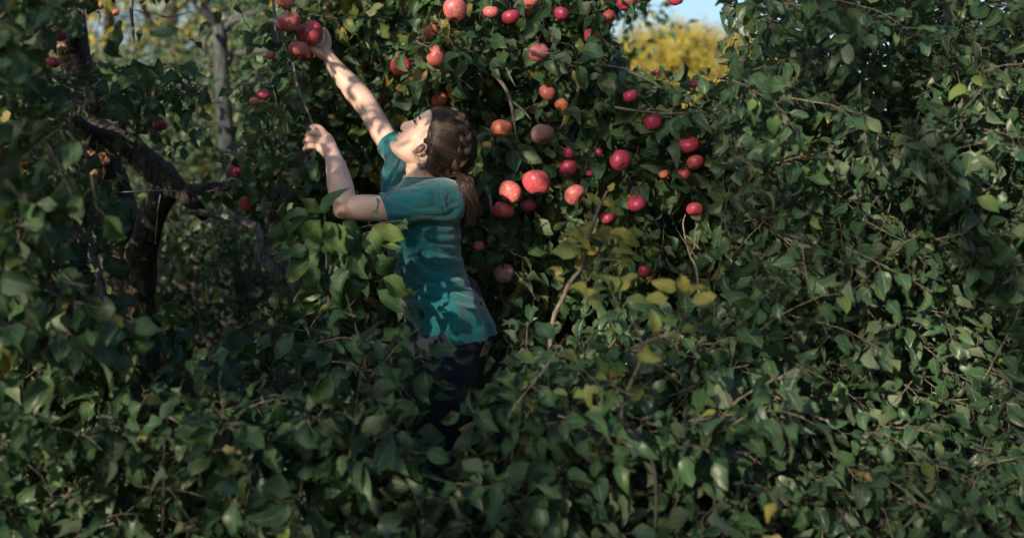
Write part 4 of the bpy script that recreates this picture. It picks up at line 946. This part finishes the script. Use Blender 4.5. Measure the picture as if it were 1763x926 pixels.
finish(OL, OT, old, B1, M['leaf'], M['twig'])

# ------------------------------------------------------------------ grey tree behind
B2 = Vector((P(392, 253, 6.4).x, 6.4, 0))
grey = tag(empty('apple_tree', B2), 'slender grey trunked tree in the middle background left of the raised arm', 'tree')
limb([P(398, 700, 6.4), P(396, 440, 6.4), P(394, 300, 6.4), P(390, 240, 6.4), P(385, 180, 6.4), P(381, 120, 6.4), P(378, 60, 6.4), P(370, 30, 6.4)], [.09, .065, .058, .055, .050, .047, .048, .04], grey, B2, M['bark_dim'], 'trunk', 14, .15)
for pts, rad in [([P(372, 45, 6.4), P(362, 30, 6.35), P(345, 12, 6.3), P(325, -15, 6.2)], [.036, .034, .03, .025]), ([P(382, 95, 6.4), P(410, 92, 6.4), P(455, 87, 6.3), P(500, 80, 6.2)], [.024, .020, .018, .012]),
    ([P(378, 60, 6.4), P(400, 38, 6.4), P(440, 20, 6.3), P(480, 0, 6.2)], [.03, .026, .02, .015]), ([P(362, 55, 6.3), P(353, 70, 6.2), P(352, 100, 6.2)], [.018, .016, .008])]:
    limb(pts, rad, grey, B2, M['bark_dim'])
GL, GT = Leaves(), MB(); rd = random.Random(8)
for i in range(520):
    x = rd.uniform(60, 760); y = rd.uniform(-200, 345); 
    if x < 350 and y < 100: continue
    if 345 < x < 400 and 55 < y < 250 and rd.random() < .85: continue
    if 290 < x < 380 and y > 270: continue
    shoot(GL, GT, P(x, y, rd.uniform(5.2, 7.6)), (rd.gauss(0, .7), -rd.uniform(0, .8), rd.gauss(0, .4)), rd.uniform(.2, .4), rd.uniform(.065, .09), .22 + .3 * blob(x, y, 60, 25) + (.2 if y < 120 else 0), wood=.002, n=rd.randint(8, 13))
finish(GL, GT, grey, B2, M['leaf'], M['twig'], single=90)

# ------------------------------------------------------------------ young shoots in front
def sapling(label, B, stem, rad, sprays, mat, seed, leaves=(), nm='apple_sapling', twm=None):
    root = tag(empty(nm, B), label, 'sapling', 'young shoots standing in front of the trees'); random.seed(seed)
    limb(stem, rad, root, B, M['bark_grey'] if twm is None else twm, 'stem', 8, .1)
    l, t_ = Leaves(), MB()
    for p, d, ln, sz, ti, n_ in sprays: shoot(l, t_, p, d, ln, sz, ti, n=n_, jit=.33, droop=.2)
    for p, x_, n_, s_, ti in leaves:
        l.add(p, x_, n_, s_, ti)
    finish(l, t_, root, B, mat, M['twig'], single=140, clear=False)
Yp = 2.52
B3 = Vector((P(560, 253, Yp).x, Yp, 0))
LV = []
for x, y, dx, dy, s_, ti, nz in [ # base, direction in the picture plane, length px, tint
    (560, 368, -.02, -1, 50, .45, .1), (553, 368, -.9, -.5, 46, .72, .5), (548, 372, -1, .05, 60, .55, .8), (552, 378, -.8, .9, 58, .55, .3), (560, 376, .55, .9, 42, .5, .3), (572, 366, .95, .1, 40, .6, .6), (566, 370, .9, -.35, 56, .4, .7),
    (590, 378, .9, .45, 62, .62, .5), (575, 385, .3, 1, 46, .55, .2), (562, 395, .5, .85, 44, .45, .4), (600, 372, .7, .1, 54, .45, .8), (630, 398, .5, .9, 56, .6, .3), (640, 392, .95, .3, 50, .6, .6), (600, 402, -.1, 1, 48, .45, .3), (575, 410, .75, .8, 66, .5, .3),
    (560, 420, -.9, .3, 50, .4, .6), (548, 432, -.85, .75, 62, .55, .3), (555, 430, -.3, .4, 36, .88, .4), (620, 412, .6, -.1, 42, .8, .6), (610, 430, .3, .9, 46, .35, .3), (585, 440, .1, 1, 54, .35, .3), (640, 440, .7, .6, 50, .35, .4), (600, 465, -.6, .7, 56, .3, .4), (560, 470, -.7, .8, 54, .3, .3), (660, 478, .8, .6, 44, .5, .6),
    (630, 495, -.9, .1, 62, .6, .9), (610, 505, -.9, .4, 60, .62, .9), (650, 500, .6, .5, 50, .5, .8), (540, 455, .2, 1, 44, .3, .2), (530, 372, -1, -.3, 44, .5, .6), (520, 395, -.8, .5, 50, .45, .4), (528, 430, -1, .2, 44, .4, .5), (595, 350, .5, -.8, 30, .5, .2), (650, 420, 1, -.1, 40, .55, .5), (570, 500, -.9, .1, 56, .5, .8), (545, 490, -.3, .8, 50, .4, .4), (668, 440, .4, .9, 40, .45, .4), (590, 490, .2, .9, 50, .45, .4), (552, 395, .5, .9, 46, .55, .4), (572, 425, -.6, .8, 50, .6, .4), (560, 455, .5, .7, 50, .5, .5), (575, 470, -.7, .3, 50, .55, .5), (480, 385, -.2, .9, 40, .5, .5), (510, 378, -1, .35, 44, .6, .6)]:
    Yl = Yp + random.uniform(-.06, .06); cx_, cy_ = x + dx * s_ * .5, y + dy * s_ * .5
    if 580 < cx_ < 665 and cy_ < 376: continue
    if cy_ < 378: s_ *= .84
    elif cy_ < 395: y += 6
    LV.append((P(x, y, Yl), (dx, random.uniform(-.35, .1), -dy), (random.uniform(-.45, .25), -1.0, .35 + nz * .7), s_ * Yl / FPX * 1.26, min(ti + .12 + random.uniform(-.06, .06), .80)))
sapling('leafy green apple shoot in front of the bent elbow and the shirt', B3, [B3 + Vector((.06, 0, 0)), P(585, 700, Yp), P(566, 520, Yp), P(562, 440, Yp), P(559, 372, Yp)], [.006, .005, .0042, .0035, .0025],
    [(P(570, 440, Yp + .05), (.8, .2, .2), .2, .065, .4, 8), (P(570, 480, Yp + .05), (-.8, .1, .1), .18, .065, .3, 8), (P(575, 520, Yp + .05), (.8, .1, .2), .24, .065, .35, 10), (P(590, 400, Yp + .03), (1, 0, .1), .16, .055, .5, 6), (P(580, 580, Yp), (-.8, -.1, .3), .25, .07, .3, 10), (P(590, 640, Yp), (.8, -.1, .3), .25, .07, .3, 10)], M['leaf'], 3, LV, twm=M['bark_dim'])
Yq = 2.45
B4 = Vector((P(955, 253, Yq).x, Yq, 0)); LV = []
for x, y, dx, dy, s_, ti in [(1035, 352, .85, -.35, 40, .95), (1040, 345, 1, .1, 36, .9), (1048, 330, .5, -.9, 20, .7), (1032, 350, -.6, -.5, 28, .45), (1028, 372, -.9, .2, 32, .5), (1022, 380, -.7, .7, 26, .6), (1042, 362, .9, .2, 34, .4), (1030, 395, .6, .2, 40, .55), (1020, 405, .95, .1, 48, .45), (1015, 410, -.8, -.7, 36, .5), (1012, 415, -.8, .2, 50, .3),
    (1020, 425, .5, .9, 40, .5), (1050, 400, .9, .1, 48, .75), (1060, 410, .5, .9, 40, .7), (1065, 405, .8, .3, 44, .6), (1040, 432, .9, .45, 54, .42), (1010, 440, .1, .9, 40, .4), (1000, 425, -.95, .15, 56, .15), (1005, 418, -.9, -.4, 46, .3), (1000, 432, -.2, .6, 36, .55), (1030, 425, -.6, .3, 34, .98), (1000, 405, .4, .7, 30, .97), (1060, 420, 1, .5, 40, .3), (1075, 402, 1, .05, 36, .1)]:
    Yl = Yq + random.uniform(-.08, .08); LV.append((P(x, y, Yl), (dx, random.uniform(-.4, .2), -dy), (random.uniform(-.4, .4), -1.0, random.uniform(.1, .8)), s_ * Yl / FPX * .98, ti + .08))
sapling('young apple shoot with yellowing leaves rising at the lower right', B4, [B4, P(945, 640, Yq), P(972, 506, Yq), P(1000, 462, Yq), P(1013, 420, Yq), P(1022, 385, Yq), P(1032, 355, Yq), P(1045, 330, Yq)], [.007, .006, .0055, .0050, .0045, .004, .003, .002],
    [(P(1018, 400, Yq), (-.4, -.1, .4), .08, .05, .5, 4), (P(1000, 460, Yq), (.5, 0, .2), .10, .045, .3, 4)], M['young'], 4, LV, twm=M['twig'])
Yr = 2.0
B5 = Vector((P(1090, 253, Yr).x, Yr, 0)); LV = []
for x, y, dx, dy, s_, ti in [(1060, 505, -.6, -.8, 50, .35), (1062, 500, .6, -.7, 52, .6), (1010, 505, -.9, -.3, 40, .5), (1165, 500, -.9, -.4, 50, .7), (1170, 502, .8, -.3, 50, .65), (1180, 505, -.3, -.9, 44, .75), (1040, 520, -.9, -.5, 50, .5), (1190, 520, .9, -.2, 50, .6), (1150, 512, -.9, .1, 50, .55), (1085, 520, .7, -.2, 44, .4)]:
    Yl = Yr + random.uniform(-.06, .06); LV.append((P(x, y, Yl), (dx, random.uniform(-.3, .2), -dy), (random.uniform(-.3, .3), -1.0, random.uniform(.3, 1)), s_ * Yl / FPX * .9, ti))
sapling('blurred yellow green leaves close to the camera at the bottom right', B5, [B5, P(1130, 850, Yr), P(1070, 720, Yr + .05), P(1105, 610, Yr), P(1090, 550, Yr), P(1075, 515, Yr)], [.004, .004, .0035, .003, .002], [(P(1085, 600, Yr), (.5, -.1, .3), .10, .05, .4, 5), (P(1086, 680, Yr), (-.6, -.1, .3), .12, .05, .3, 6)], M['young'], 6, LV, twm=M['bark'])
# dry twigs by the right edge
B6 = Vector((P(1205, 253, 2.8).x, 2.8, 0)); dt = tag(empty('dry_branch', B6), 'bare forked dry twig beside the red apple at the right edge', 'twig')
for pts, rad in [([B6, P(1212, 700, 2.8), P(1206, 560, 2.8), P(1200, 470, 2.8), P(1188, 440, 2.8), P(1180, 410, 2.8), P(1176, 385, 2.8), P(1180, 370, 2.8)], [.010, .007, .005, .0035, .003, .0025, .0022, .0018]), ([P(1200, 445, 2.8), P(1185, 425, 2.79), P(1165, 396, 2.78)], [.0022, .002, .0008]), ([P(1188, 440, 2.8), P(1196, 420, 2.8), P(1197, 392, 2.82)], [.002, .0018, .0008]), ([P(1178, 405, 2.8), P(1190, 412, 2.8), P(1206, 430, 2.8)], [.002, .0018, .001])]:
    limb(pts, rad, dt, B6, M['dry'], 'twig', 6, .1)

# ------------------------------------------------------------------ neighbouring tree that closes the row at the right
B7 = Vector((P(1560, 253, 3.5).x, 3.5, 0))
nxt = tag(empty('apple_tree', B7), 'dark shaded apple tree closing the row at the far right', 'tree')
limb([B7 + Vector((0, 0, -.1)), B7 + Vector((-.03, 0, .6)), B7 + Vector((.05, 0, 1.3)), B7 + Vector((0, 0, 2.2))], [.16, .12, .10, .06], nxt, B7, M['bark'], 'trunk', 16)
for a, b in (((-.1, -.1, .9), (-.55, -.5, 1.5)), ((.05, 0, 1.2), (.7, -.4, 2.0)), ((0, -.1, 1.3), (-.2, -.7, 2.2)), ((0, 0, .7), (.5, -.7, .9))):
    limb([B7 + Vector(a), B7 + (Vector(a) + Vector(b)) / 2 + Vector((0, 0, .1)), B7 + Vector(b)], [.05, .035, .015], nxt, B7, M['bark'])
XL, XT = Leaves(), MB(); rd = random.Random(21); random.seed(22)
for i in range(1900):
    x = rd.uniform(1225, 1900); y = rd.uniform(-120, 960)
    edge = 1232 + 26 * blob(0, y, 60, 2) + (22 if y < 130 else 0)
    if x < edge: continue
    Y = rd.uniform(2.4, 3.6) + .3 * blob(x, y, 110, 4)
    if y > 760: Y = rd.uniform(2.2, 3.0)
    shoot(XL, XT, P(x, y, Y), (rd.gauss(0, .6), -rd.uniform(0, .8), rd.gauss(-.1, .4)), rd.uniform(.12, .24), rd.uniform(.048, .066), .22 + .3 * blob(x, y, 70, 35), n=rd.randint(7, 10))
finish(XL, XT, nxt, B7, M['leaf'], M['twig'], single=0, extra=lambda px, py, Y: (px > 1226 + np.where(py < 150, 18, 0)))

# ------------------------------------------------------------------ low undergrowth: suckers and weeds at the feet of the trees
B8 = Vector((P(700, 253, 2.6).x, 2.6, 0))
und = tag(empty('undergrowth', B8), 'dense low tangle of shaded apple suckers beneath the trees', 'undergrowth')
UL, UT = Leaves(), MB(); rd = random.Random(31); random.seed(32)
stm = MB()
for i in range(1050):
    x = rd.uniform(-60, 1300); top = np.interp(x, [-60, 150, 230, 480, 540, 620, 690, 840, 900, 1300], [560, 545, 640, 640, 575, 600, 830, 860, 600, 545]) + 45 * blob(x, 0, 50, 77)
    y = rd.uniform(top, 980); Y = rd.uniform(2.05, 2.8) if y > 700 else rd.uniform(2.3, 3.0)
    if blob(x, y, 75, 52) + .25 * blob(x, y, 30, 53) < -.12: continue
    if 600 < x < 900 and Y > 2.62: Y = rd.uniform(2.15, 2.6)
    p = P(x, y, Y)
    if p.z < .03: continue
    if i % 14 == 0: stm.tube([Vector((p.x + rd.uniform(-.1, .1), p.y + .05, -.02)), (p.x, p.y, p.z * .5), p], [.007, .005, .003], k=5, n=6)
    shoot(UL, UT, p, (rd.gauss(0, .6), -rd.uniform(0, .6), rd.uniform(-.1, .8)), rd.uniform(.12, .26), rd.uniform(.05, .085), .28 + .35 * blob(x, y, 70, 45), n=rd.randint(7, 11))
stm.build('stems', M['bark'], und, B8)['kind'] = 'stuff'
finish(UL, UT, und, B8, M['leaf'], M['twig'], single=0, clear=False, extra=lambda px, py, Y: (py > 516) | ((py > 500) & ((px < 400) | (px > 850))))

# ------------------------------------------------------------------ trees farther back
def far_tree(label, c, r, h0, h1, n, mat, tint, sz, seed, bk='bark', nl=11, cat='tree', nm='apple_tree', single=0, grp='trees behind the orchard row'):
    B = Vector((c[0], c[1], 0)); root = tag(empty(nm, B), label, cat, grp); random.seed(seed); rd = random.Random(seed + 1)
    limb([B + Vector((0, 0, -.1)), B + Vector((.05, 0, h0 + .3)), B + Vector((-.05, 0, (h0 + h1) / 2)), B + Vector((0, 0, h1 * .9))], [h1 * .035, h1 * .028, h1 * .018, .02], root, B, M[bk], 'trunk', 10)
    for q in range(5):
        a = q * 1.26 + seed; z0 = h0 + (h1 - h0) * (.1 + .1 * q)
        limb([B + Vector((0, 0, z0)), B + Vector((r * .35 * math.cos(a), r * .35 * math.sin(a), z0 + .25 * (h1 - h0))), B + Vector((r * .75 * math.cos(a), r * .75 * math.sin(a), z0 + .4 * (h1 - h0)))], [h1 * .014, h1 * .01, .01], root, B, M[bk], 'branch', 8)
    l, t_ = Leaves(), MB(); zc = (h0 + h1) / 2; hz = (h1 - h0) / 2
    for i in range(n):
        v = Vector((rd.gauss(0, 1), rd.gauss(0, 1), rd.gauss(0, 1))).normalized(); k_ = .45 + .55 * rd.random() ** .5
        k_ *= 1 + .35 * noise.noise(v * 2.2 + Vector((seed, 0, 0))) + .15 * noise.noise(v * 5 + Vector((0, seed, 0)))
        p = Vector((c[0] + v.x * r * k_, c[1] + v.y * r * k_, zc + v.z * hz * k_))
        if p.z < .05: continue
        shoot(l, t_, p, v + Vector((0, 0, .1)), sz * rd.uniform(3, 5), sz, tint + .3 * noise.noise(v * 3), n=nl, wood=.003)
    finish(l, t_, root, B, mat, M['twig'], protos=PF, single=0, clear=False)
def at(px, Y): return (P(px, 253, Y).x, Y)
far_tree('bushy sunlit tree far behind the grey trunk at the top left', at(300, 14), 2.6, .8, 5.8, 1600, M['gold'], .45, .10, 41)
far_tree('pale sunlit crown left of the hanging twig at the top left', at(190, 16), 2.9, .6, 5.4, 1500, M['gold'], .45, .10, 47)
far_tree('green tree standing in shade beyond the grey trunk', at(600, 11), 1.6, .7, 4.6, 700, M['leaf'], .55, .09, 43)
far_tree('dark tree deep in the orchard behind the old leaning trunk', at(60, 9), 1.5, .3, 2.1, 600, M['leaf'], .4, .09, 45)
far_tree('low green tree seen under the branches left of centre', at(270, 10), 1.9, .2, 2.5, 1300, M['leaf'], .2, .08, 46)
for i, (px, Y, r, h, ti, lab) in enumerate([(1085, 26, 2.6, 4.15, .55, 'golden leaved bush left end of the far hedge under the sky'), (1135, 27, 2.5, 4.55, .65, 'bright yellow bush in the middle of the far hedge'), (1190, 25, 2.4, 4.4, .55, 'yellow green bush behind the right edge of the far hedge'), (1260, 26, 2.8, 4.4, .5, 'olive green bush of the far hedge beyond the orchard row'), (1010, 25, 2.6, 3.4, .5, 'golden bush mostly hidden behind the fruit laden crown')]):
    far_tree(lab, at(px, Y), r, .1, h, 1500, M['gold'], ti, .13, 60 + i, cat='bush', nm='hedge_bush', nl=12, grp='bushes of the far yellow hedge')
for i, (px, Y, h, lab) in enumerate([(1182, 34, 5.0, 'tallest dark conifer tip above the yellow hedge'), (1146, 36, 4.75, 'thin conifer tip left of the tallest one above the hedge'), (1065, 34, 4.35, 'dark bluish tree top at the left end of the hedge'), (1198, 35, 4.7, 'conifer tip nearest the right edge above the hedge')]):
    B = Vector((*at(px, Y), 0)); root = tag(empty('conifer', B), lab, 'conifer', 'conifers behind the yellow hedge')
    limb([B, B + Vector((0, 0, h * .95))], [.12, .01], root, B, M['bark'], 'trunk', 8, 0)
    l = Leaves(); rd = random.Random(i + 80)
    for q in range(2200):
        z = rd.uniform(.1, 1) * h; rr_ = (h - z) * .22 + .05; a = rd.uniform(0, 6.28); ro = rr_ * rd.uniform(.3, 1)
        l.add((B.x + ro * math.cos(a), B.y + ro * math.sin(a), z), (math.cos(a), math.sin(a), -.25), (rd.gauss(0, .3), rd.gauss(0, .3), 1), rd.uniform(.14, .24), .15)
    finish(l, None, root, B, M['leaf'], M['twig'], protos=PF, single=0, clear=False)

far_tree('low dark bush in deep shade under the branches left of centre', at(350, 5.6), 1.45, .0, 1.16, 1700, M['leaf'], .08, .06, 48, cat='bush', nm='shaded_bush', grp='trees behind the orchard row')  # very low leaf tint paints deep shade into the bush's colour
far_tree('dark tree filling the gaps behind the fruit laden crown', at(735, 7.5), 1.35, .3, 4.4, 1200, M['leaf'], .25, .10, 49)
# ------------------------------------------------------------------ unseen trees added behind the camera to break the low sun into shade
for i, (x, y, r, h0, h1, n, lab) in enumerate([(-3.7, -.9, 1.7, .7, 4.2, 640, 'unseen apple tree added for shade, sunward row at left'), (-2.1, -2.6, 1.6, .5, 4.4, 620, 'unseen apple tree added for shade, sunward row behind the viewer'), (.2, -2.9, 1.7, .3, 4.8, 900, 'unseen apple tree added for shade, sunward row right of the viewer'), (2.6, -2.6, 1.8, .2, 5.0, 1300, 'unseen apple tree added for shade, right end of the sunward row'), (-5.8, 1.2, 1.6, .4, 4.0, 500, 'unseen apple tree added for shade, left end of the sunward row')]):
    far_tree(lab, (x, y), r, h0, h1, n, M['leaf'], .4, .085, 90 + i, nl=10, grp='unseen sunward row of apple trees added for shade')

# ------------------------------------------------------------------ ground
t = NT('orchard_grass_ground'); g = t.n('TexCoord').outputs['Object']
c = t.mix(t.n('MapRange', {0: t.noise(g, 1.3, 5), 1: .4, 2: .62}).outputs[0], (.035, .075, .018), (.06, .10, .025)); c = t.mix(t.n('MapRange', {0: t.noise(g, 9, 5), 1: .55, 2: .7}).outputs[0], c, (.05, .04, .022))
M['ground'] = t.out(t.pri(c, .95, .1, t.bump(t.noise(g, 40, 5), .8, .02)))
n = 60; xs = np.sign(np.linspace(-1, 1, n)) * np.abs(np.linspace(-1, 1, n)) ** 3 * 600
GX, GY = np.meshgrid(xs, xs); Z = np.array([[.05 * noise.noise(Vector((a * .5, b * .5, 0))) if abs(a) < 30 and abs(b) < 30 else 0 for a in xs] for b in xs]) - .03
Fq = np.array([(i * n + j, i * n + j + 1, (i + 1) * n + j + 1, (i + 1) * n + j) for i in range(n - 1) for j in range(n - 1)])
gr = link('ground', mesh_np('ground', np.stack([GX, GY, Z], -1).reshape(-1, 3), Fq), None, M['ground']); gr['kind'] = 'structure'; gr['label'] = 'grassy orchard ground in shade under the apple trees'; 
t = NT('grass_blade'); a = t.n('Attribute', attribute_name='leaf').outputs['Vector']; z_ = t.n('SeparateXYZ', {0: a}).outputs
c = t.ramp(z_[2], [(0, (.020, .045, .012)), (.6, (.045, .085, .02)), (1, (.12, .12, .04))]); M['grass'] = t.out(t.n('MixShader', {0: .25, 1: t.pri(c, .55, .3), 2: t.n('BsdfTranslucent', {'Color': c}).outputs[0]}).outputs[0])
N_ = 90000; Yg = 2.0 + 16 * rng.random(N_) ** 1.5; Xg = Yg * rng.uniform(-.42, .80, N_); hgt = rng.uniform(.05, .16, N_) * (1 + .3 * (Yg > 6)); an = rng.uniform(0, 6.28, N_); wv = .0035 * (1 + Yg * .10)
dx, dy = np.cos(an), np.sin(an); ln = rng.uniform(.2, .9, N_) * hgt
b0 = np.stack([Xg - dy * wv, Yg + dx * wv, np.full(N_, -.04)], -1); b1 = np.stack([Xg + dy * wv, Yg - dx * wv, np.full(N_, -.04)], -1)
m0 = b0 * .8 + b1 * .2 + np.stack([dx * ln * .3, dy * ln * .3, hgt * .6 + .03], -1); m1 = b1 * .8 + b0 * .2 + np.stack([dx * ln * .3, dy * ln * .3, hgt * .6 + .03], -1)
tp = (b0 + b1) / 2 + np.stack([dx * ln, dy * ln, hgt + .03], -1); tq = tp + np.array([.001, 0, 0])
VV = np.stack([b0, b1, m1, m0, tq, tp], 1).reshape(-1, 3); base_ = np.arange(N_)[:, None] * 6
FF = np.concatenate([base_ + np.array([[0, 1, 2, 3]]), base_ + np.array([[3, 2, 4, 5]])]); tt = np.clip(.45 + .25 * rng.standard_normal(N_), 0, 1)
AA = np.zeros((N_ * 6, 3)); AA[:, 2] = np.repeat(tt, 6)
gme = mesh_np('grass', VV, FF, AA); tag(link('grass', gme, None, M['grass']), 'rough orchard grass growing under the trees', 'grass', kind='stuff')
